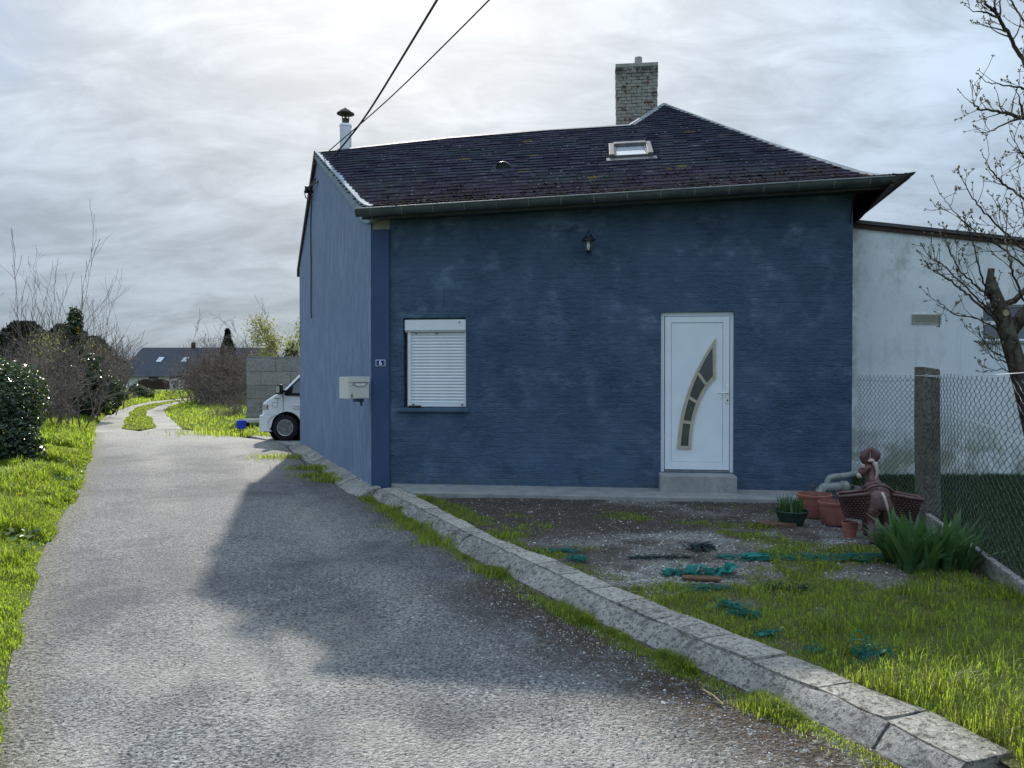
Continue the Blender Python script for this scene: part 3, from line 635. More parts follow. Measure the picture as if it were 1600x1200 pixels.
ca = me.color_attributes.new('mask', 'FLOAT_COLOR', 'POINT'); gc = grass_cover(xx, yy); gv = gravel_cover(xx, yy)
ca.data.foreach_set('color', np.c_[sstep(gc, .15, .7) * .9, gv, gc * 0, gc * 0 + 1].astype(np.float32).ravel())
tag(add('garden_bed', me, M['garden']), kind='structure')
# neighbour's lawn behind the fence
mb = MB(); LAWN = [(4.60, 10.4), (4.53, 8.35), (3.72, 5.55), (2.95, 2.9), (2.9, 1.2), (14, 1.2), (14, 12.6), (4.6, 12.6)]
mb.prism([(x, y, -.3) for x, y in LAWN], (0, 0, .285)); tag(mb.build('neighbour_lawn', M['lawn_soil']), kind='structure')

# kerb: flat coping stones and long sloping channel stones, one object each
kerb = bpy.data.objects.new('kerb', None); col.objects.link(kerb); tag(kerb, kind='structure')
def along(L_, s):
    L_ = np.asarray(L_, float); d = np.r_[0, np.cumsum(np.linalg.norm(np.diff(L_, axis=0), axis=1))]; return np.array([np.interp(s * d[-1], d, L_[:, i]) for i in range(2)])
def stone_grid(fn, nu, nv, thick, name, mat, seed, rough=.008):
    V = []; 
    for i in range(nu):
        for j in range(nv):
            p = fn(i / (nu - 1), j / (nv - 1)); e = 1.0
            if i in (0, nu - 1) or j in (0, nv - 1): p = (p[0], p[1], p[2] - .008)
            n_ = (fbm(np.array([p[0] * 7]), np.array([p[1] * 7]), seed, 4)[0] - .5) * rough * 2
            V.append((p[0], p[1], p[2] + n_))
    top = len(V); F = []
    for i in range(nu - 1):
        for j in range(nv - 1): F.append((i * nv + j, i * nv + j + 1, (i + 1) * nv + j + 1, (i + 1) * nv + j))
    ring = [i * nv for i in range(nu)] + [(nu - 1) * nv + j for j in range(1, nv)] + [i * nv + nv - 1 for i in range(nu - 2, -1, -1)] + [j for j in range(nv - 2, 0, -1)]
    base = len(V); V += [(V[r][0], V[r][1], V[r][2] - thick) for r in ring]
    for k in range(len(ring)): k2 = (k + 1) % len(ring); F.append((ring[k], ring[k2], base + k2, base + k))
    mb = MB(); mb._a(V, F); o = mb.build(name, mat, kerb); smooth_by_angle(o, 35); return o
LK = 11.2
def kpt(w, s):       # w: 0 inner edge, 1 joint, 2 road side
    return along((KERB_IN, KERB_J, KERB_LO)[w], s)
cuts = [0.0]
while cuts[-1] < 1: cuts.append(min(1, cuts[-1] + random.uniform(.40, .47) / 8.6))
for i in range(len(cuts) - 1):
    a0, a1 = cuts[i] + .0005, cuts[i + 1] - .0005; dz = random.uniform(-.006, .006); tilt = random.uniform(-.006, .006)
    def fn(u, v, a0=a0, a1=a1, dz=dz, tilt=tilt):
        s = a0 + (a1 - a0) * u; p = kpt(0, s) * (1 - v) + kpt(1, s) * v; p = p * 1.0; return (p[0], p[1], .012 + dz + tilt * (u - .5) * 2 - .012 * v)
    stone_grid(fn, 6, 4, .22, 'coping_stone', M['kerb_top'], i, .010)
cuts = [0.0, .045, .235, .44, .60, .74, .87, 1.0]
for i in range(len(cuts) - 1):
    a0, a1 = cuts[i] + .0007, cuts[i + 1] - .0007; dz = random.uniform(-.010, .004)
    def fn(u, v, a0=a0, a1=a1, dz=dz):
        s = a0 + (a1 - a0) * u; pj = kpt(1, s); pl = kpt(2, s); d = (pl - pj); dn = d / np.linalg.norm(d)
        p = pj + dn * .012 + (d * 1.12) * v; wob = .022 * math.sin(s * 61 + 2 * v) * v + .012 * math.sin(s * 170); return (p[0] + wob * .8 * v, p[1] + wob * .4 * v, -.008 + dz - .20 * v ** 1.15 - .01 * math.sin(v * 3.1) + wob * .3)
    stone_grid(fn, 22, 7, .2, 'channel_stone', M['kerb_concrete'], 50 + i, .020)
# kerb along the gable wall
GK0 = np.array([-2.08, 10.78]); GK1 = np.array([-5.28, 18.35]); gdir = (GK1 - GK0) / np.linalg.norm(GK1 - GK0); gl = np.linalg.norm(GK1 - GK0); gn = np.array([gdir[1], -gdir[0]])
s0 = 0.0; i = 0
while s0 < gl - .3:
    s1 = min(gl, s0 + random.uniform(1.2, 1.8)); dz = random.uniform(-.012, .012)
    def fn(u, v, s0=s0, s1=s1, dz=dz):
        p = GK0 + gdir * (s0 + .008 + (s1 - s0 - .016) * u) + gn * (.34 * (1 - v) - .10 - .04 * math.sin((s0 + u * (s1 - s0)) * 1.3) * v); return (p[0], p[1], .005 + dz - .13 * v ** 1.2)
    stone_grid(fn, 16, 6, .2, 'kerb_stone', M['kerb_concrete'], 80 + i, .013); s0 = s1; i += 1

# ------------------------------------------------------------------ the blue house (local frame: x along the facade, y into the house)
HO = np.array([-2.03, 11.1]); HA = math.atan2(-.8, 6.59); hux = np.array([math.cos(HA), math.sin(HA)]); huy = np.array([-hux[1], hux[0]])
def HW(x, y, z=0.0): q = HO + hux * x + huy * y; return np.array([q[0], q[1], z])
def HL(P): r = np.array(P[:2]) - HO; return np.array([r @ hux, r @ huy])
house = thing('house', 'small blue painted house with dark slate roof and white front door', 'house', (HO[0], HO[1], 0), HA)
def prof(s, a=.2, k=.516, s1=1.0): return a * s + (k - a) * s * s / 2 / s1 if s < s1 else a * s1 + (k - a) * s1 / 2 + k * (s - s1)
def dprof(s, a=.2, k=.516, s1=1.0): return a + (k - a) * s / s1 if s < s1 else k
def zE(x): return 3.93 + .033 * x
def zroof(x, y): return zE(x) - .006 * x * min(1, max(0, (y + .3) / 3.0)) * 2 + prof(y + .3)
GD = np.array([-3.87, 6.78])               # gable wall runs from (0,0) to GD
RIDGE = [(-2.46, 4.36), (0.07, 4.98), (2.08, 5.20), (3.86, 5.20)]
PEAK = (4.70, 7.50); HIP0 = (7.20, -.30)
def gx_at(y): return GD[0] * y / GD[1]
WALLH = lambda x: zE(x) - .13
# front wall with openings: window and door reveals
WIN = (.47, 1.385, 1.125, 2.41); DOOR = (4.115, 5.10, .25, 2.46); FX1 = 6.64; PIL = .27
xs = [PIL, WIN[0], WIN[1], DOOR[0], DOOR[1], FX1]; zs = [-.25, DOOR[2], WIN[2], WIN[3], DOOR[3], None]
mb = MB(); T = .34
for i in range(5):
    for j in range(5):
        if i == 1 and j == 2: continue
        if i == 3 and j in (1, 2, 3): continue
        x0, x1 = xs[i], xs[i + 1]; z0, z1 = zs[j], zs[j + 1]
        za, zb = (z1, z1) if z1 is not None else (WALLH(x0), WALLH(x1))
        mb.poly([(x0, 0, z0), (x1, 0, z0), (x1, 0, zb), (x0, 0, za)])
for (a, b, c, d) in (WIN, DOOR):
    mb.poly([(a, 0, c), (a, 0, d), (a, T, d), (a, T, c)]); mb.poly([(b, 0, d), (b, 0, c), (b, T, c), (b, T, d)])
    mb.poly([(a, 0, d), (b, 0, d), (b, T, d), (a, T, d)]); mb.poly([(a, T, c), (b, T, c), (b, 0, c), (a, 0, c)])
mb.poly([(FX1, 0, -.25), (FX1 + .35, 13, -.25), (FX1 + .35, 13, 4.0), (FX1, 0, WALLH(FX1))])
mb.poly([(2.2, 13, -.25), (FX1 + .35, 13, -.25), (FX1 + .35, 13, 4.0), (2.2, 13, 4.0)][::-1])
mb.poly([(2.2, 6.78, -.25), (2.2, 13, -.25), (2.2, 13, 4.0), (2.2, 6.78, 4.0)][::-1])
mb.poly([(GD[0], GD[1], -.25), (2.2, 6.78, -.25), (2.2, 6.78, 4.1), (GD[0], GD[1], 4.1)][::-1])
wall = mb.build('front_wall', M['facade'], house, fix=False)
# smooth pilaster strip at the corner
mb = MB(); mb.prism([(0, -.03, -.25), (PIL + .003, -.03, -.25), (PIL + .003, -.03, WALLH(.1) - .12), (0, -.03, WALLH(0) - .12)], (0, .10, 0))
tag(mb.build('corner_pilaster', M['pilaster_blue'], house, bevel=.006), 'smooth darker blue corner strip')
mb = MB(); mb.span((.02, .0, WALLH(.1) - .12), (PIL, .07, WALLH(.1) + .05)); tag(mb.build('bare_brick_patch', M['old_mortar'], house), 'unpainted masonry patch under the gutter')
# gable wall
pts = []
for y in np.linspace(0, 4.30, 14): pts.append((gx_at(y), y, zroof(gx_at(y), y) - .10))
apex = (gx_at(4.36), 4.36, zroof(gx_at(4.36), 4.36) - .10); pts.append(apex)
pts.append((GD[0], GD[1], 4.22))
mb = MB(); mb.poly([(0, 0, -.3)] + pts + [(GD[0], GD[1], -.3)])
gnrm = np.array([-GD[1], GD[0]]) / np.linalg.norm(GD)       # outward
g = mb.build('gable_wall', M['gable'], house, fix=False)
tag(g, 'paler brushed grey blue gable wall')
# roof body (deck) and its children
def rl(y):           # left limit of the front slope at depth y
    if y <= 4.36: return gx_at(y) - .06 + (.02)
    if y <= 5.2:
        r = RIDGE
        for p, q in zip(r[:-1], r[1:]):
            if p[1] <= y <= q[1] and q[1] > p[1]: return p[0] + (q[0] - p[0]) * (y - p[1]) / (q[1] - p[1])
    f = (y - 5.2) / (PEAK[1] - 5.2); return 3.86 + (PEAK[0] - 3.86) * f
def rr(y): f = (y + .3) / (PEAK[1] + .3); return HIP0[0] + (PEAK[0] - HIP0[0]) * f
mb = MB(); ys = np.r_[np.linspace(-.3, 1.0, 12), np.linspace(1.2, 4.36, 8), np.linspace(4.45, 5.2, 6), np.linspace(5.4, 7.5, 7)]; nv = 14
V = []; 
for y in ys:
    for t_ in np.linspace(0, 1, nv): x = rl(y) + (rr(y) - rl(y)) * t_; V.append((x, y, zroof(x, y) - .022))
F = [(i * nv + j, i * nv + j + 1, (i + 1) * nv + j + 1, (i + 1) * nv + j) for i in range(len(ys) - 1) for j in range(nv - 1)]
mb._a(V, F)
PZ = zroof(*PEAK); R0 = (gx_at(4.36), 4.36, zroof(gx_at(4.36), 4.36)); 
rp = [(x, y, zroof(x, y) - .01) for x, y in RIDGE]
be = [(GD[0] - .1, GD[1] + .25, 4.12), (-1.0, GD[1] + .25, 4.14), (1.6, GD[1] + .25, 4.2), (3.2, GD[1] + .25, 4.25)]
for i in range(3): mb.poly([rp[i], rp[i + 1], be[i + 1], be[i]])
pk = (PEAK[0], PEAK[1], PZ - .01); pb = (4.85, 12.0, PZ - .01)
mb.poly([pk, pb, (2.3, 13.2, 4.3), (2.3, 7.0, 4.5), rp[3]])
hipz = [(rr(y), y, zroof(rr(y), y) - .022) for y in ys]
ea = [(7.2 + .045 * (y + .3) , -.3 + (y + .3) * 1.72, zroof(7.2, -.3) - .022) for y in ys]
for i in range(len(ys) - 1): mb.poly([hipz[i], ea[i], ea[i + 1], hipz[i + 1]])
mb.poly([pk, ea[-1], (7.4, 13.2, 4.2), pb]); mb.poly([pb, (7.4, 13.2, 4.2), (2.3, 13.2, 4.3)])
roof = mb.build('roof', M['soffit'], house, fix=False)
# slates: lower courses are parts of their own, the smaller upper ones are joined
arc = []; y = -.33; EXPO = .222; s = 0.0
rows = []
while True:
    sl = dprof(max(0, y + .3)); dy = EXPO / math.sqrt(1 + sl * sl)
    if y + dy > PEAK[1]: break
    rows.append((y, dy, sl)); y += dy
SW = .252; TH = .014
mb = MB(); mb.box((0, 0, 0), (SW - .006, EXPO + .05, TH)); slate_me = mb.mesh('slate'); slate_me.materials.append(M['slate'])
mats = []; small = []
for k, (y0, dy, sl) in enumerate(rows):
    yc = y0 + dy / 2 + .015; xa = rl(min(max(yc, -.3), 7.4)); xb = rr(yc); off = (k % 2) * SW / 2 + .03 * math.sin(k * 2.3)
    i = 0; x = xa + off - SW
    while x < xb:
        x0 = max(x, xa); x1 = min(x + SW, xb)
        if x1 - x0 > .03:
            xc = (x0 + x1) / 2; zc = zroof(xc, yc); zx = .033 - .012 * min(1, max(0, (yc + .3) / 3))
            tu = Vector((1, 0, zx)).normalized(); sl2 = (zroof(xc, yc + .05) - zroof(xc, yc - .05)) / .1 - .024
            tv = Vector((0, 1, sl2)).normalized(); tv = (tv - tu * tv.dot(tu)).normalized(); nn = tu.cross(tv)
            rz = random.gauss(0, .011); c_, s_ = math.cos(rz), math.sin(rz); tu2 = tu * c_ + tv * s_; tv2 = tv * c_ - tu * s_
            lift = .008 + random.uniform(0, .006); tv2 = (tv2 - nn * .055).normalized()
            m4 = Matrix(((tu2.x * (x1 - x0) / SW, tv2.x, nn.x, xc), (tu2.y * (x1 - x0) / SW, tv2.y, nn.y, yc + random.gauss(0, .004)), (tu2.z * (x1 - x0) / SW, tv2.z, nn.z, zc + lift), (0, 0, 0, 1)))
            mats.append(m4)
        x += SW
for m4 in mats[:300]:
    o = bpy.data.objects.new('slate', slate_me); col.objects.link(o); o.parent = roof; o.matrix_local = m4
base = np.array([v.co[:] for v in slate_me.vertices]); bf = np.array([p.vertices[:] for p in slate_me.polygons])
Vs = []; Fs = []
for i, m4 in enumerate(mats[300:]):
    A = np.array(m4); Vs.append(base @ A[:3, :3].T + A[:3, 3]); Fs.append(bf + i * len(base))
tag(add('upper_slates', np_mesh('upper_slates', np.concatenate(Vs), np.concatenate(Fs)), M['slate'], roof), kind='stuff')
# moss lumps lodged along the lower slate edges
P = []
for k, (y0, dy, sl) in enumerate(rows[:13]):
    dens = [90, 130, 130, 110, 80, 60, 44, 30, 20, 12, 8, 6, 5][k]
    for _ in range(dens * 2):
        x = random.uniform(.0, rr(y0) - .1)
        if fbm(np.array([x * 1.1]), np.array([k * .35]), 5)[0] < .40: continue
        P.append((x, y0 + random.gauss(.0, .02), zroof(x, y0 + .02) + .014))
P = np.array(P); me = rock_mesh('roof_moss', P, rng.uniform(.010, .030, len(P)), .6); tag(add('roof_moss', me, M['moss'], roof), kind='stuff')
# ridge, hip and peak cappings (bent zinc strips)
def capping(name, pts, w=.11, mat='zinc', drop=.05, par=roof):
    mb = MB()
    for p, q in zip(pts[:-1], pts[1:]):
        p = Vector(p); q = Vector(q); t = (q - p).normalized(); sd = t.cross(Vector((0, 0, 1))).normalized()
        for sg in (-1, 1): mb._a([p, q, q + sd * w * sg - Vector((0, 0, drop)), p + sd * w * sg - Vector((0, 0, drop))], [(0, 1, 2, 3)])
    return mb.build(name, M[mat], par, fix=False)
capping('ridge_capping', [(p[0], p[1], zroof(*p) + .035) for p in RIDGE], .12, 'zinc', .06)
capping('hip_capping', [(rr(y), y, zroof(rr(y), y) + .035) for y in ys], .075, 'zinc', .03)
capping('valley_capping', [(3.86, 5.2, zroof(3.86, 5.2) + .04), (PEAK[0], PEAK[1], PZ + .035)], .09, 'zinc', .03)
# rake trims on the gable: pale zinc on the lane side front, dark verge behind
go = Vector((gnrm[0], gnrm[1], 0)) * .05
mb = MB(); path = [(gx_at(y), y, zroof(gx_at(y), y) + .03) for y in np.r_[-.28, -.1, .1, .35, .6, .9, 1.3, 2.2, 3.2, 4.36]]
for p, q, wa, wb in zip(path[:-1], path[1:], [.20, .24, .27, .27, .26, .23, .20, .18, .17], [.24, .27, .27, .26, .23, .20, .18, .17, .16]):
    p = Vector(p) + go; q = Vector(q) + go; mb._a([p, q, q - Vector((0, 0, wb)), p - Vector((0, 0, wa))], [(0, 1, 2, 3)]); inw = -go * 3.6
    mb._a([p, q, q + inw, p + inw], [(0, 1, 2, 3)])
    mb._a([p - Vector((0, 0, wa)), q - Vector((0, 0, wb)), q - go * 1.2 - Vector((0, 0, wb)), p - go * 1.2 - Vector((0, 0, wa))], [(0, 1, 2, 3)])
tag(mb.build('bargeboard', M['gable_zinc'], house, fix=False), 'pale zinc flashing along the front gable edge')
p = Vector(R0) + go * 1.3 + Vector((0, 0, .03)); q = Vector(be[0]) + go * 1.3
mb = MB(); mb.prism([p, q, q - Vector((0, 0, .17)), p - Vector((0, 0, .17))], -go * 1.6); tag(mb.build('verge_board', M['dark_timber'], house), 'dark board along the rear gable edge')
# gutter: half round with brackets, fascia and the boxed right corner
def gz(x): return zE(x) - .035
gp0 = (-.10, gz(-.1)); gp1 = (7.0, gz(7.0)); mb = MB(); n = 12; V = []; F = []
stations = np.linspace(-.10, 7.02, 40)
for x in stations:
    for k in range(n + 1): th = math.pi * k / n; V.append((x, -.36 - .075 * math.cos(th), gz(x) - .095 * math.sin(th)))
for i in range(len(stations) - 1):
    for k in range(n): F.append((i * (n + 1) + k, i * (n + 1) + k + 1, (i + 1) * (n + 1) + k + 1, (i + 1) * (n + 1) + k))
mb._a(V, F); mb.poly([V[k] for k in range(n + 1)])
gut = mb.build('gutter', M['zinc_dark'], house, smooth=True, fix=False)
mb = MB(); mb.tube([(x, -.437, gz(x) + .002) for x in stations], .011, 6); mb.build('gutter_lip', M['zinc'], gut, smooth=True)
for x in np.arange(.12, 7.0, .44):
    mb = MB(); pa = [(x, -.36 - .079 * math.cos(math.pi * k / 8), gz(x) - .099 * math.sin(math.pi * k / 8)) for k in range(9)]
    for p, q in zip(pa[:-1], pa[1:]): mb._a([(p[0] - .006, p[1], p[2]), (p[0] + .006, p[1], p[2]), (q[0] + .006, q[1], q[2]), (q[0] - .006, q[1], q[2])], [(0, 1, 2, 3)])
    mb.build('gutter_bracket', M['zinc'], gut, fix=False)
mb = MB(); mb.prism([(-.05, -.27, zE(0) - .15), (6.98, -.27, zE(7) - .15), (6.98, -.27, zE(7) - .005), (-.05, -.27, zE(0) - .005)], (0, .025, 0))
mb.prism([(.0, -.25, zE(0) - .135), (6.9, -.25, zE(7) - .135), (6.9, .05, zE(7) - .12), (.0, .05, zE(0) - .12)], (0, 0, .012)); mb.build('fascia', M['zinc_dark'], house)
zc = zE(7.2)
mb = MB(); mb._a([(6.98, -.44, zc - .03), (7.27, -.44, zc + .01), (7.30, -.30, zc + .01), (6.98, -.44, zc - .12), (6.75, 0.02, zc - .48), (7.42, 2.4, zc - .03), (6.80, 2.4, zc - .50), (6.98, -.30, zc)],
    [(0, 3, 1), (3, 4, 6, 5), (3, 5, 2, 1), (0, 1, 2, 7)]); mb._a([(7.26, -.3, zc - .03), (7.95, 9, zc - .03), (6.95, 9, zc - .55), (6.60, -.02, zc - .55), (6.60, -.3, zc - .10)], [(0, 1, 2, 3, 4)]); tag(mb.build('eave_corner', M['soffit'], house, fix=False), 'dark boxed eave at the right corner')
# chimney of single bricks
CH = HL(at(994, 150, 18.4)); cx, cy = CH; ch = MB(); ch.box((cx, cy, 7.75), (.90, .56, 2.18)); chim = ch.build('chimney', M['old_mortar'], house)
tag(chim, 'old flaking brick chimney stack')
bm_ = MB(); bm_.box((0, 0, 0), (.215, .10, .071)); bme = bm_.mesh('brick', bevel=.006, seg=1); bme.materials.append(M['chimney_brick'])
z = 6.75; k = 0
while z < 8.80:
    grow_ = 1.0 + .05 * max(0, (z - 7.6))
    for face in range(4):
        L_ = (.92 if face % 2 == 0 else .58) * grow_; nb = 4 if face % 2 == 0 else 2; x = -L_ / 2 + ((.11) if k % 2 else 0)
        for b_ in range(nb + 1):
            xx = -L_ / 2 + (b_ + (.5 if k % 2 else .0)) * L_ / nb; x0 = max(-L_ / 2, xx - L_ / nb / 2); x1 = min(L_ / 2, xx + L_ / nb / 2)
            if x1 - x0 < .06: continue
            a_ = face * math.pi / 2; dist = (.58 if face % 2 == 0 else .92) * grow_ / 2 - .04 + random.uniform(-.006, .006)
            o = bpy.data.objects.new('brick', bme); col.objects.link(o); o.parent = chim; xm = (x0 + x1) / 2
            ux_ = (math.cos(a_), math.sin(a_)); nx_ = (math.sin(a_), -math.cos(a_))
            o.location = (cx + ux_[0] * xm + nx_[0] * dist, cy + ux_[1] * xm + nx_[1] * dist, z + random.uniform(-.003, .003)); o.rotation_euler = (0, 0, a_ + random.gauss(0, .02)); o.scale = ((x1 - x0 - .012) / .212, 1, 1)
    z += .078; k += 1
mb = MB(); mb.box((cx, cy, 8.86), (.99, .62, .09)); o = mb.build('chimney_cap', M['old_mortar'], chim, bevel=.015)
mb = MB(); mb.lathe([(.11, 8.9), (.10, 8.98), (.085, 9.12), (.09, 9.14)], (cx + .05, cy, 0), 12); mb.box((cx - .1, cy, 8.94), (.2, .2, .09)); mb.build('chimney_pot', M['old_mortar'], chim, smooth=False)
# skylight
def roof_frame(px, py, name):
    """transform tangent to the front slope at the pixel's hit point (search)."""
    best = None
    for Yd in np.linspace(10, 19, 1800):
        P = at(px, py, Yd); l = HL(P); e = abs(P[2] - zroof(l[0], l[1]))
        if best is None or e < best[0]: best = (e, l)
    x, y = best[1]; sl = .516 - .012; tu = Vector((1, 0, .02)).normalized(); tv = Vector((0, 1, sl)).normalized(); nn = tu.cross(tv)
    return Matrix(((tu.x, tv.x, nn.x, x), (tu.y, tv.y, nn.y, y), (tu.z, tv.z, nn.z, zroof(x, y)), (0, 0, 0, 1)))
sk = bpy.data.objects.new('skylight', None)
mb = MB(); w2, h2 = .37, .52
mb.span((-w2, -h2, -.03), (-w2 + .09, h2, .085)); mb.span((w2 - .09, -h2, -.03), (w2, h2, .085)); mb.span((-w2 + .09, h2 - .17, -.03), (w2 - .09, h2, .10)); mb.span((-w2 + .09, -h2, -.03), (w2 - .09, -h2 + .05, .06))
skf = mb.build('skylight', M['wind_grey'], roof, bevel=.008); skf.matrix_local = roof_frame(985, 238, 'sk')
mb = MB(); mb.span((-w2 + .09, -h2 + .05, .0), (w2 - .09, h2 - .17, .03)); mb.build('pane', M['sky_glass'], skf)
mb = MB(); mb.span((-w2 + .09, -h2 + .05, .031), (w2 - .09, -h2 + .085, .05)); mb.span((-w2 + .09, -h2 + .05, .031), (-w2 + .125, h2 - .17, .055)); mb.span((w2 - .125, -h2 + .05, .031), (w2 - .09, h2 - .17, .055)); mb.build('sash', M['wind_grey'], skf)
mb = MB(); mb.span((-w2 - .05, -h2 - .22, .012), (w2 + .05, -h2, .026)); mb.build('flashing', M['zinc_dark'], skf)
# roof vent cowl
mb = MB(); V = []; n = 10; Lh = 5
for i in range(Lh + 1):
    f = i / Lh
    for k in range(n + 1): th = math.pi * k / n; r = .13 * (1 - f ** 1.7 * .96); V.append((r * math.cos(th), -.16 + .34 * f, .0 + r * 1.05 * math.sin(th)))
F = [(i * (n + 1) + k, i * (n + 1) + k + 1, (i + 1) * (n + 1) + k + 1, (i + 1) * (n + 1) + k) for i in range(Lh) for k in range(n)]
mb._a(V, F); mb.poly([(v[0] * .93, v[1] + .02, v[2] * .93) for v in V[:n + 1]], 0); o = mb.build('roof_vent', M['zinc_dark'], roof, smooth=True, fix=False); o.matrix_local = roof_frame(788, 262, 'v')
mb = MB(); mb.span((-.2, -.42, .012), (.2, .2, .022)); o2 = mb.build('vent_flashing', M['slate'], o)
# steel flue
FL = HL(at(540, 200, 16.6)); fx_, fy_ = FL; mb = MB(); mb.lathe([(.125, 5.2), (.125, 6.42), (.132, 6.425), (.132, 6.45), (.125, 6.455), (.125, 6.92), (.133, 6.925), (.133, 6.955), (.122, 6.98), (.095, 7.01), (.075, 7.015)], (fx_, fy_, 0), 24)
flue = mb.build('flue_pipe', M['steel'], house); smooth_by_angle(flue, 35)
mb = MB(); mb.lathe([(.19, 7.20), (.185, 7.215), (.10, 7.285), (.03, 7.33), (.005, 7.335)], (fx_, fy_, 0), 20); mb.lathe([(.075, 7.015), (.075, 7.10)], (fx_, fy_, 0), 16)
for k in range(4): a_ = k * math.pi / 2 + .5; mb.box((fx_ + .07 * math.cos(a_), fy_ + .07 * math.sin(a_), 7.15), (.02, .02, .14), a_)
mb.build('flue_cap', M['rust_cap'], flue)

# window: roller shutter with single slats, box, guides, sill
win = bpy.data.objects.new('window', None); col.objects.link(win); win.parent = house
mb = MB(); mb.span((WIN[0] + .01, .17, WIN[2]), (WIN[1] - .005, .2, WIN[3])); mb.build('backing', M['white_pvc'], win)
mb = MB(); bx0, bx1 = WIN[0] + .02, WIN[1] - .004
mb.prism([(bx0, .04, 2.205), (bx0, .01, 2.235), (bx0, .01, 2.375), (bx0, .03, 2.388), (bx0, .15, 2.388), (bx0, .15, 2.205)], (bx1 - bx0, 0, 0)); mb.build('shutter_box', M['shutter_white'], win, bevel=.005)
mb = MB(); mb.span((WIN[0] + .055, .045, 1.15), (WIN[0] + .10, .15, 2.205)); mb.build('guide_rail', M['shutter_white'], win, bevel=.003)
mb = MB(); mb.span((WIN[1] - .03, .045, 1.135), (WIN[1] - .006, .15, 2.205)); mb.build('guide_rail', M['shutter_white'], win, bevel=.003)
sx0, sx1 = WIN[0] + .10, WIN[1] - .03; mb = MB(); V = []; F = []; ph = .0445; n = 6
for sxx in (sx0, sx1):
    for k in range(n + 1): th = math.pi * k / n; V.append((sxx, .078 - .013 * math.sin(th) ** .8, -ph / 2 + .004 + (ph - .005) * k / n))
F = [(k, n + 1 + k, n + 2 + k, k + 1) for k in range(n)]; mb._a(V, F); mb.span((sx0, .079, -ph / 2), (sx1, .084, ph / 2))
slm = mb.mesh('slat', fix=False); slm.materials.append(M['shutter_white'])
z = 1.20
while z < 2.19:
    o = bpy.data.objects.new('slat', slm); col.objects.link(o); o.parent = win; o.location = (0, random.uniform(-.001, .001), z); z += ph
mb = MB(); mb.span((sx0, .06, 1.135), (sx1, .09, 1.182)); o = mb.build('bottom_bar', M['shutter_white'], win, bevel=.003)
for x in (sx0 + .02, sx1 - .05): mb = MB(); mb.box((x + .015, .052, 1.165), (.03, .02, .016)); mb.build('stopper', M['print_black'], win, bevel=.003)
for x, zz in ((bx0 + .16, 2.185), (bx0 + .46, 2.185), (bx0 + .80, 2.345)): mb = MB(); mb.box((x, .058 if zz < 2.3 else .008, zz), (.02, .02, .014)); mb.build('screw', M['print_black'], win)
mb = MB(); mb.prism([(.385, -.055, 1.065), (1.43, -.055, 1.065), (1.43, -.055, 1.118), (.385, -.055, 1.118)], (0, .20, 0)); o = mb.build('sill', M['facade'], win, bevel=.008)
mb = MB(); mb.prism([(.55, -.02, 1.121), (.60, -.045, 1.121), (.70, -.045, 1.121), (.735, -.02, 1.121), (.72, .035, 1.121), (.57, .035, 1.121)], (.004, 0, .032))
o = mb.build('sill_block', M['sill_black'], None, bevel=.008); o.location = (HO[0], HO[1], 0); o.rotation_euler = (0, 0, HA); tag(o, 'small black block lying on the blue window sill', 'block')
# dark hook mark above window
mb = MB(); mb.span((1.045, -.014, 2.55), (1.062, .01, 2.82)); mb.span((1.085, -.008, 2.62), (1.10, .01, 2.80)); mb.build('wall_hook', M['facade'], house, bevel=.004)

# door: frame, leaf, curved glazed panel
door = bpy.data.objects.new('door', None); col.objects.link(door); door.parent = house
d0, d1, dz0, dz1 = DOOR; fy = .045
mb = MB(); mb.span((d0, fy, dz0), (d0 + .05, fy + .08, dz1)); mb.span((d1 - .05, fy, dz0), (d1, fy + .08, dz1)); mb.span((d0 + .05, fy, dz1 - .055), (d1 - .05, fy + .08, dz1)); mb.build('door_frame', M['white_pvc'], door, bevel=.005)
mb = MB(); mb.span((d0 + .05, fy - .004, dz0), (d1 - .05, fy + .08, dz0 + .03)); mb.build('threshold', M['zinc'], door, bevel=.003)
l0, l1, lz0, lz1 = d0 + .058, d1 - .058, dz0 + .036, dz1 - .062
mb = MB(); rw = .085
mb.span((l0, fy - .012, lz0), (l0 + rw, fy + .05, lz1)); mb.span((l1 - rw, fy - .012, lz0), (l1, fy + .05, lz1)); mb.span((l0 + rw, fy - .012, lz1 - rw), (l1 - rw, fy + .05, lz1)); mb.span((l0 + rw, fy - .012, lz0), (l1 - rw, fy + .05, lz0 + rw + .02))
leaf = mb.build('door_leaf', M['white_pvc'], door, bevel=.004)
mb = MB(); mb.span((l0 + rw + .004, fy - .004, lz0 + rw + .024), (l1 - rw - .004, fy + .04, lz1 - rw - .004)); mb.build('door_panel', M['white_pvc'], leaf)
# door photo measurements: 0..1 across the leaf/frame outline in the enlarged crop (178..548 x, 155..995 y)
def dpt(u, v, y): return (d0 + (u - 178) / 370 * (d1 - d0), y, dz1 - (v - 155) / 840 * (dz1 - dz0))
def bez(p0, p1, p2, n=12): return [((1 - t) ** 2 * p0[0] + 2 * t * (1 - t) * p1[0] + t * t * p2[0], (1 - t) ** 2 * p0[1] + 2 * t * (1 - t) * p1[1] + t * t * p2[1]) for t in np.linspace(0, 1, n)]
outer = bez((458, 290), (272, 560), (263, 873)); inner = bez((458, 500), (340, 620), (335, 873))
outer_in = bez((441, 340), (296, 570), (281, 857)); inner_in = bez((443, 490), (326, 616), (320, 857))
yb = fy - .022
mb = MB(); nO = len(outer)
for A, B in ((outer, outer_in), (inner_in, inner)):
    for i in range(nO - 1): mb.prism([dpt(*A[i], yb), dpt(*A[i + 1], yb), dpt(*B[i + 1], yb), dpt(*B[i], yb)], (0, .022, 0))
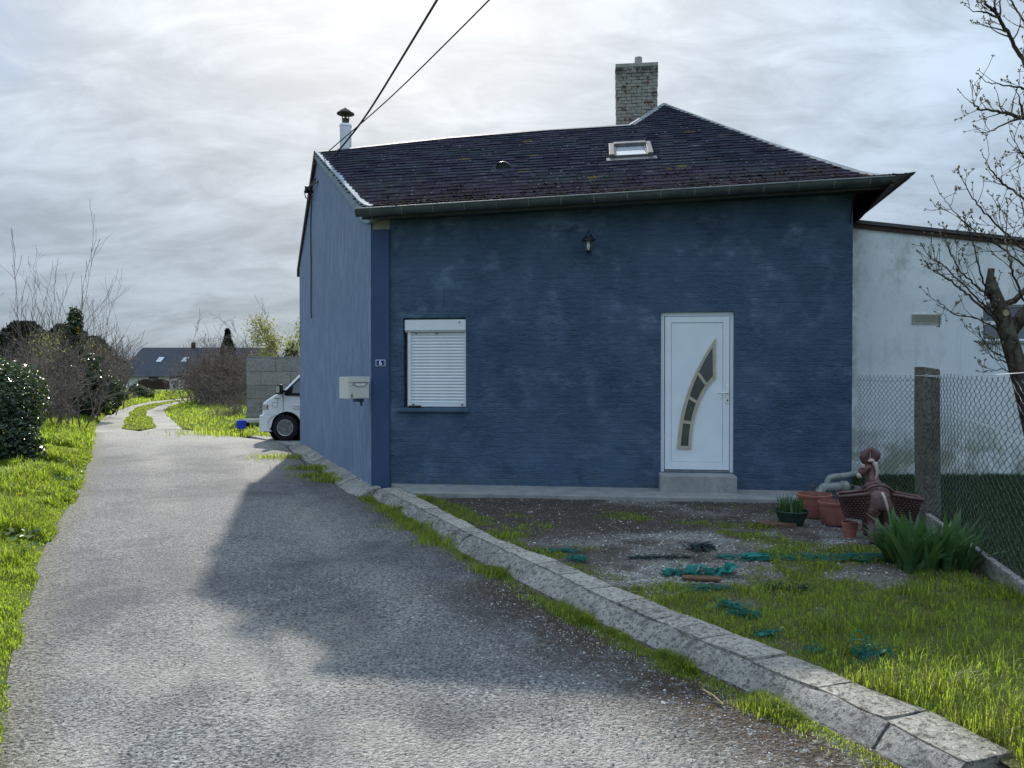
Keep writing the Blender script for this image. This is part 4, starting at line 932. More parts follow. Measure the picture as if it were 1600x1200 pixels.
mb.prism([dpt(458, 290, yb), dpt(441, 340, yb), dpt(443, 490, yb), dpt(458, 500, yb)], (0, .022, 0)); mb.prism([dpt(263, 873, yb), dpt(335, 873, yb), dpt(320, 857, yb), dpt(281, 857, yb)], (0, .022, 0))
trim = mb.build('glazing_trim', M['cream_trim'], leaf)
def bar(a, b, w): 
    mb = MB(); v = np.array(b, float) - np.array(a, float); nn = np.array([-v[1], v[0]]) / np.linalg.norm(v) * w / 2; a = np.array(a); b = np.array(b)
    mb.prism([dpt(*(a + nn), yb + .002), dpt(*(b + nn), yb + .002), dpt(*(b - nn), yb + .002), dpt(*(a - nn), yb + .002)], (0, .018, 0)); return mb
def cv(L_, s): f = s * (len(L_) - 1); i = min(int(f), len(L_) - 2); return np.array(L_[i]) * (1 - (f - i)) + np.array(L_[i + 1]) * (f - i)
for sa_, sb_ in ((.285, .16), (.535, .45), (.775, .73)): bar(cv(outer_in, sa_), cv(inner_in, sb_), 15).build('glazing_bar', M['cream_trim'], leaf)
cutsA = [0.0, .25, .29, .52, .56, .78, .80, 1.0]
def cv(L_, s): f = s * (len(L_) - 1); i = min(int(f), len(L_) - 2); return np.array(L_[i]) * (1 - (f - i)) + np.array(L_[i + 1]) * (f - i)
for sA0, sA1, sB0, sB1 in ((.0, .285, .0, .16), (.285, .535, .16, .45), (.535, .775, .45, .73), (.775, 1.0, .73, 1.0)):
    A_ = [cv(outer_in, s) for s in np.linspace(sA0, sA1, 6)]; B_ = [cv(inner_in, s) for s in np.linspace(sB0, sB1, 6)]; mb = MB()
    for i in range(5): mb.poly([dpt(*A_[i], yb + .012), dpt(*A_[i + 1], yb + .012), dpt(*B_[i + 1], yb + .012), dpt(*B_[i], yb + .012)])
    mb.build('pane', M['textured_glass'], leaf, fix=False)
hx = d0 + (516 - 178) / 370 * (d1 - d0); hz = dz1 - (577 - 155) / 840 * (dz1 - dz0)
mb = MB(); mb.span((hx - .022, fy - .026, hz - .15), (hx + .022, fy - .012, hz + .10)); hp = mb.build('handle_plate', M['enamel_white'], leaf, bevel=.006)
mb = MB(); mb.tube([(hx, fy - .02, hz), (hx, fy - .07, hz), (hx - .02, fy - .08, hz), (hx - .14, fy - .08, hz - .002)], .011, 8); mb.build('handle', M['enamel_white'], leaf, smooth=True)
mb = MB(); mb.lathe([(.006, -.031), (.012, -.03), (.012, -.02)], (hx, fy, hz - .105), 10, axis='Y'); mb.build('keyhole', M['print_black'], leaf)
# step and walkway slab
mb = MB(); mb.span((4.09, -.34, -.02), (5.09, .04, .245)); st = mb.build('door_step', M['slab_concrete'], house, bevel=.012)
mb = MB(); a_ = .66; mb.prism([(.30, -.02, -.2), (.52, -.30, -.2), (.80, -.80, -.2), (2.6, -.79, -.2), (5.75, -.78, -.2), (6.02, -.70, -.2), (6.02, .02, -.2), (.28, .02, -.2)], (0, 0, .225))
o = mb.build('walkway_slab', M['slab_concrete'], None, bevel=.01); o.location = (HO[0], HO[1], 0); o.rotation_euler = (0, 0, HA); tag(o, kind='structure')

# ------------------------------------------------------------------ things fixed to the house
def text_mesh(txt, size, depth, name):
    c = bpy.data.curves.new(name, 'FONT'); c.body = txt; c.size = size; c.extrude = depth; c.align_x = 'CENTER'; c.align_y = 'CENTER'; c.offset = size * .012
    o = bpy.data.objects.new(name, c); col.objects.link(o); dg = bpy.context.evaluated_depsgraph_get(); me = bpy.data.meshes.new_from_object(o.evaluated_get(dg)); me.name = name
    bpy.data.objects.remove(o); return me
def hthing(name, label, cat, x, y, z, rz=0): p = HW(x, y, z); return thing(name, label, cat, p, HA + rz)
# wall lantern
ln = hthing('wall_lantern', 'black coach lantern with clear panes high on the blue facade', 'lantern', 3.12, -.005, 3.28)
mb = MB(); mb.lathe([(.045, 0), (.045, .012)], (.03, -.0, .19), 12, axis='Y'); mb.tube([(.03, -.01, .19), (.03, -.06, .24), (.02, -.12, .235), (0, -.15, .20)], [.022, .022, .018, .014], 8); mb.build('bracket', M['black_iron'], ln, smooth=True)
hexa = lambda r, z, n=6: [(r * math.cos(2 * math.pi * k / n), -.15 + r * math.sin(2 * math.pi * k / n), z) for k in range(n)]
mb = MB(); mb.lathe([(.10, .155), (.095, .165), (.06, .205), (.045, .215), (.035, .245), (.012, .255), (.010, .28), (.014, .285), (.004, .30)], (0, -.15, 0), 6); mb.build('hood', M['black_iron'], ln)
mb = MB(); mb.lathe([(.006, -.035), (.012, -.03), (.012, -.01), (.045, .005), (.05, .015)], (0, -.15, 0), 6); mb.build('base', M['black_iron'], ln)
top = hexa(.072, .158); bot = hexa(.046, .012)
for k in range(6):
    mb = MB(); mb.tube([bot[k], top[k]], .006, 5); mb.build('glazing_bar', M['black_iron'], ln)
    k2 = (k + 1) % 6; mb = MB(); mb._a([bot[k], bot[k2], top[k2], top[k]], [(0, 1, 2, 3)]); mb.build('pane', M['lamp_glass'], ln, fix=False)
mb = MB(); mb.lathe([(.008, .02), (.02, .05), (.026, .09), (.015, .13), (.01, .15)], (0, -.15, 0), 10); mb.build('bulb', M['enamel_white'], ln, smooth=True)
# house number plate
pl = hthing('number_plate', 'small blue enamel house number plate reading 6 on the corner', 'number plate', .145, -.032, 1.765)
mb = MB(); mb.box((0, -.004, 0), (.142, .006, .09)); mb.build('white_rim', M['enamel_white'], pl, bevel=.002)
mb = MB(); mb.box((0, -.008, 0), (.126, .004, .074)); mb.build('plate', M['enamel_blue'], pl)
o = add('numeral', text_mesh('6', .092, .001, 'numeral'), M['enamel_white'], pl); o.rotation_euler = (math.pi / 2, 0, 0); o.location = (0, -.0115, 0)
for sx in (-1, 1): mb = MB(); mb.box((sx * .052, -.0105, 0), (.005, .003, .005)); mb.build('screw', M['enamel_white'], pl)
# mailbox on the gable corner
ma = math.atan2(.66, .75)
mbx = thing('mailbox', 'cream metal mailbox marked 6 fixed at the house corner', 'mailbox', (-2.045, 10.99, 1.255), ma)
W_, D_, H_ = .335, .26, .31      # local: front faces -y, x leftwards negative
mb = MB(); mb.span((-W_, 0, 0), (0, D_, H_)); body = mb.build('body', M['mail_cream'], mbx, bevel=.008)
mb = MB(); mb.span((-W_ - .004, -.012, H_ - .075), (.003, -.002, H_ + .004)); mb.build('lid', M['mail_cream'], mbx, bevel=.004)
mb = MB(); mb.span((-W_ + .012, -.008, .012), (-.012, -.001, H_ - .082)); dr_ = mb.build('flap_door', M['mail_cream'], mbx, bevel=.003)
cxm = -W_ * .45; 
mb = MB(); arcp = [(cxm + .115 * math.cos(t), -.014, H_ - .085 - .055 * math.sin(t)) for t in np.linspace(0, math.pi, 15)]; mb.tube(arcp, .0035, 5); mb.tube([(cxm - .12, -.014, H_ - .085), (cxm + .12, -.014, H_ - .085)], .003, 5); mb.build('slot_rim', M['zinc_dark'], mbx, smooth=True)
mb = MB(); mb.prism([(cxm + .085 * math.cos(t), -.011, H_ - .09 - .030 * math.sin(t)) for t in np.linspace(0, math.pi, 12)], (0, .004, 0)); mb.build('name_window', M['enamel_white'], mbx)
mb = MB(); mb.lathe([(.0, -.015), (.013, -.014), (.014, -.006)], (-W_ + .045, 0, H_ - .115), 12, axis='Y'); mb.build('lock', M['steel'], mbx, smooth=True)
o = add('numeral', text_mesh('6', .075, .0008, 'mail_numeral'), M['print_black'], mbx); o.rotation_euler = (math.pi / 2, 0, 0); o.location = (-W_ + .055, -.0095, .045)
mb = MB(); mb.span((-.09, .06, -.05), (-.05, .30, -.002)); mb.span((-.08, .08, -.11), (-.06, .12, -.05)); mb.build('bracket', M['pilaster_blue'], mbx)
# cable bracket, cables, down wire on the gable
def gpt(t, z, out=.04): return HW(GD[0] * t + gnrm[0] * out, GD[1] * t + gnrm[1] * out, z)
A1 = gpt(.705, 5.52, .10); A2 = gpt(.635, 5.86, .08)
br = thing('cable_bracket', 'dark iron cable bracket high on the gable wall', 'bracket', gpt(.70, 5.45, .0))
loc = np.array(br.location[:])
mb = MB(); mb.tube([gpt(.72, 5.46, .0) - loc, gpt(.715, 5.46, .16) - loc], .035, 8); mb.tube([gpt(.62, 5.5, .0) - loc, gpt(.69, 5.50, .12) - loc, gpt(.73, 5.46, .16) - loc], .02, 6); mb.build('arm', M['black_iron'], br)
mb = MB(); mb.tube([gpt(.705, 5.54, .14) - loc, gpt(.71, 5.40, .14) - loc], [.045, .04], 10); mb.build('insulator', M['black_iron'], br, smooth=True)
mb = MB(); mb.tube([gpt(.69, 5.3, .05) - loc, gpt(.70, 5.26, .12) - loc, gpt(.72, 5.33, .15) - loc, gpt(.73, 5.46, .16) - loc], .014, 6); mb.build('loop', M['black_iron'], br, smooth=True)
def cable(name, label, pts, r, mat='cable'):
    P = [np.array(p, float) for p in pts]; dd = np.r_[0, np.cumsum([np.linalg.norm(b - a) for a, b in zip(P[:-1], P[1:])])]; s = np.linspace(0, dd[-1], 60); Q = np.stack([np.interp(s, dd, [p[i] for p in P]) for i in range(3)], 1)
    for _ in range(14): Q[1:-1] = (Q[:-2] + Q[1:-1] * 2 + Q[2:]) / 4
    mb = MB(); mb.tube([q - P[0] for q in Q], r, 6); o = mb.build(name, M[mat], None, loc=P[0], smooth=True); return tag(o, label, 'cable')
cable('overhead_cable', 'thick dark overhead cable ending at the gable bracket', [A1, at(528, 236, 15.2), at(565, 193, 13.8), at(598, 140, 12.4), at(683, 0, 9.8), at(760, -130, 7.8), at(1010, -560, 4.6), at(1900, -2200, 1.6)], .016)
cable('overhead_cable', 'thinner overhead cable running to the gable apex', [A2, at(535, 217, 14.6), at(565, 193, 13.8), at(624, 140, 12.2), at(765, 0, 9.6), at(880, -120, 7.8), at(1300, -540, 4.6), at(2700, -2000, 1.6)], .010)
P = [gpt(.71, 5.36, .03), gpt(.735, 5.15, .02), gpt(.745, 4.8, .02), gpt(.742, 4.0, .02), gpt(.745, 3.2, .02), gpt(.735, 2.95, .03), gpt(.74, 2.80, .02)]
mb = MB(); mb.tube([p - P[0] for p in P], .013, 6); o = mb.build('down_wire', M['black_iron'], None, loc=P[0], smooth=True); tag(o, 'black wire hanging down the gable wall', 'wire')

# ------------------------------------------------------------------ white annex at the right
AY = 12.25; AX0 = 5.25
ax = thing('white_annex', 'white stained annex building beside the blue house', 'outbuilding', (AX0, AY, 0))
def ztop(x): return 4.02 - .107 * x
WX0 = at(1536, 500, AY)[0] - AX0; WX1 = WX0 + 1.25; wz0 = at(1536, 532, AY)[2]; wz1 = at(1536, 476, AY)[2]
mb = MB()
mb.poly([(-.9, 0, -.3), (WX0, 0, -.3), (WX0, 0, ztop(WX0)), (-.9, 0, ztop(-.9))]); mb.poly([(WX1, 0, -.3), (9, 0, -.3), (9, 0, ztop(9)), (WX1, 0, ztop(WX1))])
mb.poly([(WX0, 0, -.3), (WX1, 0, -.3), (WX1, 0, wz0), (WX0, 0, wz0)]); mb.poly([(WX0, 0, wz1), (WX1, 0, wz1), (WX1, 0, ztop(WX1)), (WX0, 0, ztop(WX0))])
for a_, b_ in (((WX0, wz0), (WX0, wz1)), ((WX1, wz1), (WX1, wz0)), ((WX0, wz1), (WX1, wz1)), ((WX1, wz0), (WX0, wz0))): mb.poly([(a_[0], 0, a_[1]), (b_[0], 0, b_[1]), (b_[0], .16, b_[1]), (a_[0], .16, a_[1])])
mb.poly([(9, 0, -.3), (9, 5, -.3), (9, 5, ztop(9)), (9, 0, ztop(9))]); mb.poly([(-.9, 5, -.3), (9, 5, -.3), (9, 5, ztop(9)), (-.9, 5, ztop(-.9))][::-1])
mb.build('wall', M['white_wall'], ax, fix=False)
mb = MB(); mb.prism([(-.9, -.06, ztop(-.9)), (9.1, -.06, ztop(9.1)), (9.1, -.06, ztop(9.1) + .055), (-.9, -.06, ztop(-.9) + .055)], (0, 5.2, 0)); rf_ = mb.build('roof', M['annex_roof'], ax)
mb = MB(); mb.prism([(-.9, -.035, ztop(-.9) - .07), (9.0, -.035, ztop(9) - .07), (9.0, -.035, ztop(9) - .004), (-.9, -.035, ztop(-.9) - .004)], (0, .03, 0)); mb.build('fascia', M['dark_timber'], ax)
w_ = bpy.data.objects.new('window', None); col.objects.link(w_); w_.parent = ax
mb = MB(); mid = (wz0 + wz1) / 2; fw = .035
cols = np.linspace(WX0, WX1, 4)
for x in cols: mb.span((max(WX0, x - fw), .08, wz0), (min(WX1, x + fw), .13, wz1))
for z in (wz0, mid, wz1): mb.span((WX0, .085, max(wz0, z - fw * .8)), (WX1, .128, min(wz1, z + fw * .8)))
mb.build('frame', M['shutter_white'], w_)
for i in range(3):
    for za, zb in ((wz0, mid), (mid, wz1)): mb = MB(); mb.span((cols[i] + .01, .105, za + .01), (cols[i + 1] - .01, .112, zb - .01)); mb.build('pane', M['window_glass'], w_)
mb = MB(); mb.span((WX0 - .06, -.05, wz0 - .05), (WX1 + .06, .08, wz0 - .002)); mb.build('sill', M['slab_concrete'], w_, bevel=.006)
v0 = at(1425, 491, AY); v1 = at(1470, 506, AY); vx0, vx1, vz1, vz0 = v0[0] - AX0, v1[0] - AX0, v0[2], v1[2]
vt = bpy.data.objects.new('vent_grille', None); col.objects.link(vt); vt.parent = ax
mb = MB(); f = .016; mb.span((vx0, -.02, vz0), (vx1, .0, vz0 + f)); mb.span((vx0, -.02, vz1 - f), (vx1, .0, vz1)); mb.span((vx0, -.02, vz0 + f), (vx0 + f, 0, vz1 - f)); mb.span((vx1 - f, -.02, vz0 + f), (vx1, 0, vz1 - f)); mb.span((vx0 + f, -.004, vz0 + f), (vx1 - f, -.001, vz1 - f)); mb.build('frame', M['vent_cream'], vt)
sm = MB(); sm.box((0, 0, 0), (vx1 - vx0 - 2 * f, .012, .010)); sme = sm.mesh('slat'); sme.materials.append(M['vent_cream'])
for k in range(6):
    o = bpy.data.objects.new('slat', sme); col.objects.link(o); o.parent = vt; o.location = ((vx0 + vx1) / 2, -.012, vz0 + f + .011 + k * (vz1 - vz0 - 2 * f) / 6); o.rotation_euler = (.5, 0, 0)
# drain pipes at the foot of the facade
pp = thing('drain_pipe', 'grey plastic drain pipes with elbows at the house corner', 'pipe', gnd(1300, 772, 0))
L0 = np.array(pp.location[:]); Yp = 9.85
def pq(px, py, Y): return at(px, py, Y) - L0
mb = MB(); mb.tube([pq(1345, 738, Yp + .45), pq(1322, 743, Yp + .15), pq(1302, 745, Yp), pq(1296, 747, Yp), pq(1293, 752, Yp), pq(1293, 764, Yp)], .04, 12); mb.build('upper_pipe', M['pipe_grey'], pp, smooth=True)
mb = MB(); mb.tube([pq(1320, 760, Yp + .06), pq(1300, 761, Yp), pq(1288, 762, Yp - .02), pq(1282, 767, Yp - .03), pq(1280, 782, Yp - .03)], .062, 12); mb.tube([pq(1322, 760, Yp + .06), pq(1312, 760, Yp + .03)], .072, 12); mb.build('lower_pipe', M['pipe_grey'], pp, smooth=True)

# ------------------------------------------------------------------ chain link fence, post, base planks
fe = thing('chain_link_fence', 'dark chain link wire fence along the garden edge', 'fence', (4.53, 8.35, 0)); fl = np.array([4.53, 8.35, 0.])
def zig(p0, p1, h0, h1, name, pitch=.058):
    p0 = np.array(p0, float); p1 = np.array(p1, float); Lh = np.linalg.norm(p1 - p0); d = (p1 - p0) / Lh; nn = np.array([-d[1], d[0]]); S = []
    n = int(Lh / pitch); dz = pitch * .62
    for i in range(n):
        u0 = i * Lh / n; m_ = int((h1 - h0) / dz)
        pr = None
        for j in range(m_ + 1):
            side = ((j + i) % 2) * 1.1 - .05; u = u0 + side * Lh / n + .003 * math.sin(i * 1.7 + j * .9); z = h0 + j * dz + .012 * math.sin(u * 2.1) + .006 * math.sin(u * 9); bow = .018 * math.sin(u * 1.8 + z * 2)
            q = np.array([*(p0 + d * u + nn * (bow + (.004 if j % 2 else -.004))), z])
            if pr is not None: S.append((*(pr - fl), *(q - fl), .0027, .0027))
            pr = q
        q = pr + np.array([0, 0, .02]) + np.array([*(d * .012 * (1 if i % 2 else -1)), 0]); S.append((*(pr - fl), *(q - fl), .002, .002))
    return tag(add(name, segs_mesh(name, S, 4), M['fence_wire'], fe), kind='stuff')
zig((4.60, 10.24), (4.55, 8.42), .02, 1.57, 'mesh_wire'); zig((4.50, 8.26), (3.60, 5.1), .03, 1.60, 'mesh_wire', .062)
def wire_line(pts, r, mat, name): mb = MB(); mb.tube([np.array(p) - fl for p in pts], r, 5); return mb.build(name, M[mat], fe, smooth=True)
wire_line([(4.42, 8.235, 1.60), (4.35, 7.95, 1.585), (4.10, 7.0, 1.58), (3.85, 6.05, 1.60), (3.6, 5.1, 1.625)], .0035, 'white_wire', 'tension_wire')
wire_line([(4.22, 7.4, 1.24), (4.05, 6.8, 1.20), (3.92, 6.3, 1.175), (3.84, 6.0, 1.155), (3.6, 5.1, 1.12)], .003, 'white_wire', 'tension_wire')
wire_line([(4.60, 10.2, 1.53), (4.57, 9.3, 1.51), (4.54, 8.44, 1.55)], .002, 'fence_wire', 'tension_wire')
mb = MB(); pw = .095
V = []; 
for z, o_ in ((-.2, 0), (.5, .004), (1.1, -.003), (1.62, .004), (1.655, .0)):
    for sx, sy in ((-1, -1), (1, -1), (1, 1), (-1, 1)): V.append((4.53 + sx * pw * (1.0 if z < 1.6 else .97) + o_ - .012 * z, 8.35 + sy * pw + o_, z + (.03 if z > 1.6 and sx < 0 else 0)))
F = [(i * 4 + k, i * 4 + (k + 1) % 4, (i + 1) * 4 + (k + 1) % 4, (i + 1) * 4 + k) for i in range(4) for k in range(4)] + [(16, 17, 18, 19)]
mb._a([(v[0] - 4.53, v[1] - 8.35, v[2]) for v in V], F); o = mb.build('fence_post', M['post_concrete'], None, loc=(4.53, 8.35, 0), bevel=.012); tag(o, 'weathered concrete fence post between two wire fence runs', 'post')
mb = MB(); ring = [(sx * (pw + .004) - .018, sy * (pw + .004), 1.585 - (.02 if sx > 0 else 0)) for sx, sy in ((-1, -1), (1, -1), (1, 1), (-1, 1), (-1, -1))]; mb.tube(ring, .0035, 5); mb.build('wire_tie', M['white_wire'], o)
for k, (a_, b_) in enumerate((((4.60, 10.25), (4.55, 8.46)), ((4.47, 8.24), (3.62, 5.3)))):
    a_ = np.array(a_); b_ = np.array(b_); d = b_ - a_; L_ = np.linalg.norm(d); rz = math.atan2(d[1], d[0]); c = (a_ + b_) / 2
    mb = MB(); mb.box((0, 0, 0), (L_, .055, .22)); o = mb.build('gravel_board', M['kerb_concrete'], None, loc=(c[0], c[1], .0), bevel=.01); o.rotation_euler = (0, 0, rz)
    tag(o, ('concrete base plank of the fence run next to the house', 'concrete base plank of the nearest fence run beside the grass')[k], 'base plank')

# ------------------------------------------------------------------ donkey planter
DK = np.array([*gnd(1384, 850, 0)[:2] + np.array([0, .12]), -.02])
dk = thing('donkey_planter', 'brown resin donkey planter with two side baskets seen from behind', 'planter', DK, -.27)
def skin(name, verts, edges, rad, mat, parent, root=0, sub=2):
    me = bpy.data.meshes.new(name); me.from_pydata(verts, edges, []); o = bpy.data.objects.new(name, me); col.objects.link(o)
    mo = o.modifiers.new('s', 'SKIN'); mo.use_smooth_shade = True
    for i, r in enumerate(rad): me.skin_vertices[0].data[i].radius = r if isinstance(r, tuple) else (r, r); me.skin_vertices[0].data[i].use_root = (i == root)
    m2 = o.modifiers.new('b', 'SUBSURF'); m2.levels = m2.render_levels = sub
    dg = bpy.context.evaluated_depsgraph_get(); dg.update(); nm = bpy.data.meshes.new_from_object(o.evaluated_get(dg)); nm.name = name; bpy.data.objects.remove(o)
    nm.materials.clear(); return add(name, nm, mat, parent)
v = [(0, 0, .43), (0, .14, .43), (0, .30, .44), (0, .37, .52), (-.005, .40, .63), (-.02, .40, .70), (-.085, .375, .66), (-.125, .36, .60),      # 0-7 trunk neck head
     (-.075, -.02, .33), (-.085, .00, .20), (-.075, -.06, .10), (-.085, -.07, .03), (-.085, -.095, .012),      # 8-12 left hind
     (.075, -.02, .33), (.088, .00, .20), (.085, -.05, .10), (.092, -.05, .03), (.092, -.08, .012),         # 13-17 right hind
     (-.07, .31, .30), (-.075, .33, .16), (-.075, .32, .03), (-.075, .295, .012), (.07, .31, .30), (.075, .33, .16), (.075, .32, .03), (.075, .295, .012),
     (0, -.07, .44)]
e = [(0, 1), (1, 2), (2, 3), (3, 4), (4, 5), (5, 6), (6, 7), (0, 8), (8, 9), (9, 10), (10, 11), (11, 12), (0, 13), (13, 14), (14, 15), (15, 16), (16, 17), (2, 18), (18, 19), (19, 20), (20, 21), (2, 22), (22, 23), (23, 24), (24, 25), (0, 26)]
r = [.128, .12, .105, .075, .058, .055, .048, .036, .062, .042, .026, .026, .024, .062, .042, .026, .026, .024, .05, .034, .024, .024, .05, .034, .024, .024, .06]
r = r[:26] + [.095]
skin('body', v, e, r, M['donkey_brown'], dk, 0)
def ear(name, base, tip, w, bend, face):
    mb = MB(); base = Vector(base); tip = Vector(tip); d = tip - base; n = 8; V = []; side = Vector(face).cross(d).normalized(); fr = Vector(face).normalized()
    for i in range(n + 1):
        t = i / n; c = base + d * t + Vector(bend) * math.sin(t * math.pi); ww = w * (math.sin(min(1, t * .85 + .15) * math.pi) ** .7) * (1 if t < .98 else .1) + .004
        for k, (s_, dep) in enumerate(((-1, .0), (-.55, .55), (0, .75), (.55, .55), (1, .0))): V.append(c + side * s_ * ww - fr * dep * ww * .75)
    F = [(i * 5 + k, i * 5 + k + 1, (i + 1) * 5 + k + 1, (i + 1) * 5 + k) for i in range(n) for k in range(4)]; mb._a(V, F)
    o = mb.build(name, M['donkey_brown'], dk, smooth=True, fix=False); sm_ = o.modifiers.new('t', 'SOLIDIFY'); sm_.thickness = .012; return o
ear('ear', (-.055, .40, .70), (-.030, .38, .885), .046, (-.032, 0, 0), (.5, 1, 0)); ear('ear', (.005, .41, .72), (-.010, .39, .89), .050, (.034, 0, 0), (-.4, 1, 0))
mb = MB(); V = []
for i, t in enumerate(np.linspace(0, 1, 9)): c = Vector((.012 + .018 * math.sin(t * 3), .345 - .03 * math.sin(t * 2), .74 - .17 * t)); w = .022 * (1 - t * .75); mb_ = None; V.append((c, w))
mb.tube([c for c, w in V], [w for c, w in V], 8); mb.lathe([(.004, .735), (.03, .74), (.036, .755), (.02, .77), (.004, .775)], (-.015, .375, 0), 10); tag(mb.build('mane', M['donkey_pale'], dk, smooth=True), 'pale mane tuft')
mb = MB(); mb.tube([(.0, -.10, .50), (.012, -.135, .47), (.026, -.145, .42), (.042, -.14, .36), (.05, -.13, .31)], [.012, .013, .012, .011, .004], 8); tag(mb.build('tail', M['donkey_pale'], dk, smooth=True), 'pale tail')
mb = MB(); mb.tube([(-.125, .36, .60), (-.145, .35, .59)], [.036, .02], 8); mb.box((-.10, .335, .70), (.035, .03, .04)); tag(mb.build('muzzle', M['donkey_pale'], dk, smooth=True, bevel=.004), 'pale muzzle and cheek ornament')
for sg in (-1, 1):
    # basket: open tapered box hanging off the flank, woven bands standing proud
    x0, x1 = .10, .36; ya, yb2 = -.05, .17; zt0, zt1 = .475, .435; zb0, zb1 = .215, .235
    def bp(u, w, h, inset=0.0):   # u across 0..1, w along 0..1, h height 0..1
        xt = x0 + (x1 - x0) * u; xbm = x0 + .01 + (x1 - .06 - x0) * u; x = xbm + (xt - xbm) * h; y = (ya + .03 + (yb2 - ya - .06) * w) * (1 - h) + (ya + (yb2 - ya) * w) * h
        zt = zt0 + (zt1 - zt0) * u; zb = zb0 + (zb1 - zb0) * u; return (sg * (x), y, zb + (zt - zb) * h)
    bk = bpy.data.objects.new('basket', None)
    mb = MB(); loop = [(0, 0), (1, 0), (1, 1), (0, 1)]
    Vt = [bp(u, w, 1) for u, w in loop] + [bp(u, w, 0) for u, w in loop]; mb._a(Vt, [(0, 1, 5, 4), (1, 2, 6, 5), (2, 3, 7, 6), (3, 0, 4, 7), (4, 5, 6, 7)])
    mb._a([bp(u * .9 + .05, w * .9 + .05, .88) for u, w in loop], [(0, 1, 2, 3)], 1)
    bo = mb.build('basket', [M['basket_brown'], M['pot_soil']], dk, fix=False)
    mb = MB(); mb.tube([Vector(bp(u, w, 1.02)) for u, w in ((0, 0), (.5, -.03), (1, 0), (1.03, .5), (1, 1), (.5, 1.03), (0, 1))], .017, 8); mb.build('rim', M['donkey_brown'], bo, smooth=True)
    for j in range(9):
        h = .06 + j * .10
        for i in range(7):
            u0 = i / 7 + (.07 if j % 2 else 0); u1 = min(1, u0 + .125)
            if u0 > .97: continue
            a_ = Vector(bp(u0, 0, h)); b_ = Vector(bp(u1, 0, h)); m_ = (a_ + b_) / 2 + Vector((0, -.006, 0)); mbq = MB(); mbq.tube([a_, m_, b_], [.005, .011, .005], 5)
            if j == 0 and i == 0: wv_m = []
            wv_m.append(mbq)
    allv = MB()
    for q in wv_m: allv._a(q.v, q.f)
    tag(allv.build('weave', M['basket_brown'], bo, smooth=True), kind='stuff')
for ys_ in (.02, .2): mb = MB(); mb.tube([(-.13, ys_, .49), (-.07, ys_, .54), (0, ys_, .558), (.07, ys_, .54), (.13, ys_, .49)], .014, 6); mb.build('strap', M['donkey_brown'], dk, smooth=True)

# ------------------------------------------------------------------ pots
def pot(name, label, base, r0, r1, h, mat, rim=.03, soil=True):
    t = thing(name, label, 'pot', base); mb = MB()
    mb.lathe([(r0 * .96, 0), (r0, .008), (r1 * .965, h - rim - .012), (r1 * .965, h - rim), (r1 * 1.03, h - rim), (r1 * 1.05, h - .006), (r1 * 1.03, h), (r1 * .96, h), (r1 * .93, h * .7), (.01, h * .7)], n=32); o = mb.build('body', M[mat], t); smooth_by_angle(o, 30)
    if soil:
        mb = MB(); mb.lathe([(r1 * .945, h - .05), (r1 * .5, h - .035), (.01, h - .03)], n=24, caps=False); mb.build('soil', M['pot_soil'], t, smooth=True)
    return t
b1 = gnd(1312, 823, -.02) + np.array([0, .16, 0]); p1 = pot('flower_pot', 'front terracotta plastic pot with bare stems beside the donkey', b1, .125, .155, .245, 'terracotta')
R_ = np.random.default_rng(3); S = []; tp = []
for k in range(4): grow(S, tp, R_, (R_.normal() * .03, R_.normal() * .03, .2), (R_.normal() * .3, R_.normal() * .3, 1), R_.uniform(.14, .28), .006, 1, .5, .3, 4, 2)
add('bare_stems', segs_mesh('bare_stems', S), M['dead_twig'], p1)
b2 = gnd(1283, 812, -.02) + np.array([0, .20, 0]); p2 = pot('flower_pot', 'rear terracotta pot half hidden behind the green bowl', b2, .14, .185, .26, 'terracotta')
S = []; tp = []
for k in range(3): grow(S, tp, R_, (.03 + R_.normal() * .04, R_.normal() * .03, .2), (R_.normal() * .3, R_.normal() * .3, 1), R_.uniform(.12, .2), .006, 1, .5, .3, 4, 2)
add('bare_stems', segs_mesh('bare_stems', S), M['dead_twig'], p2)
b3 = gnd(1246, 825, -.02) + np.array([0, .17, 0]); p3 = pot('planter_bowl', 'dark green plastic bowl with sprouting bulb leaves', b3, .115, .17, .16, 'green_plastic', .02)
n = 120; a_ = R_.uniform(0, 6.28, n); rr_ = .14 * np.sqrt(R_.random(n)); P = np.c_[rr_ * np.cos(a_), rr_ * np.sin(a_), np.full(n, .11)]
tag(add('bulb_leaves', blades_mesh('bulb_leaves', P, R_.uniform(.12, .25, n), R_.uniform(.012, .02, n), R_.uniform(0, 6.28, n), R_.uniform(.05, .3, n)), M['iris_leaf'], p3), kind='stuff')
b4 = gnd(1348, 850, -.02) + np.array([0, .28, 0]); pot('flower_pot', 'small terracotta pot behind the donkey legs', b4, .055, .075, .16, 'terracotta', .03)
b5 = gnd(1412, 835, -.02) + np.array([0, .2, 0]); mb = MB(); mb.box((0, 0, .09), (.2, .2, .2)); o = mb.build('stone_block', M['kerb_concrete'], None, loc=b5, bevel=.015); o.rotation_euler = (0, 0, .3); tag(o, 'small concrete block under the right donkey basket', 'block')
b6 = gnd(1213, 822, -.02); mb = MB(); mb.box((0, 0, .02), (.36, .2, .04)); o = mb.build('wood_board', M['board_brown'], None, loc=b6, bevel=.006); o.rotation_euler = (0, 0, .1); tag(o, 'brown board lying left of the green bowl', 'board')
b7 = gnd(1096, 905, -.02); mb = MB(); mb.box((0, 0, .010), (.30, .10, .020)); o = mb.build('wood_board', M['board_brown'], None, loc=b7, bevel=.006); o.rotation_euler = (0, 0, -.12); tag(o, 'brown board half buried in gravel under green netting', 'board')

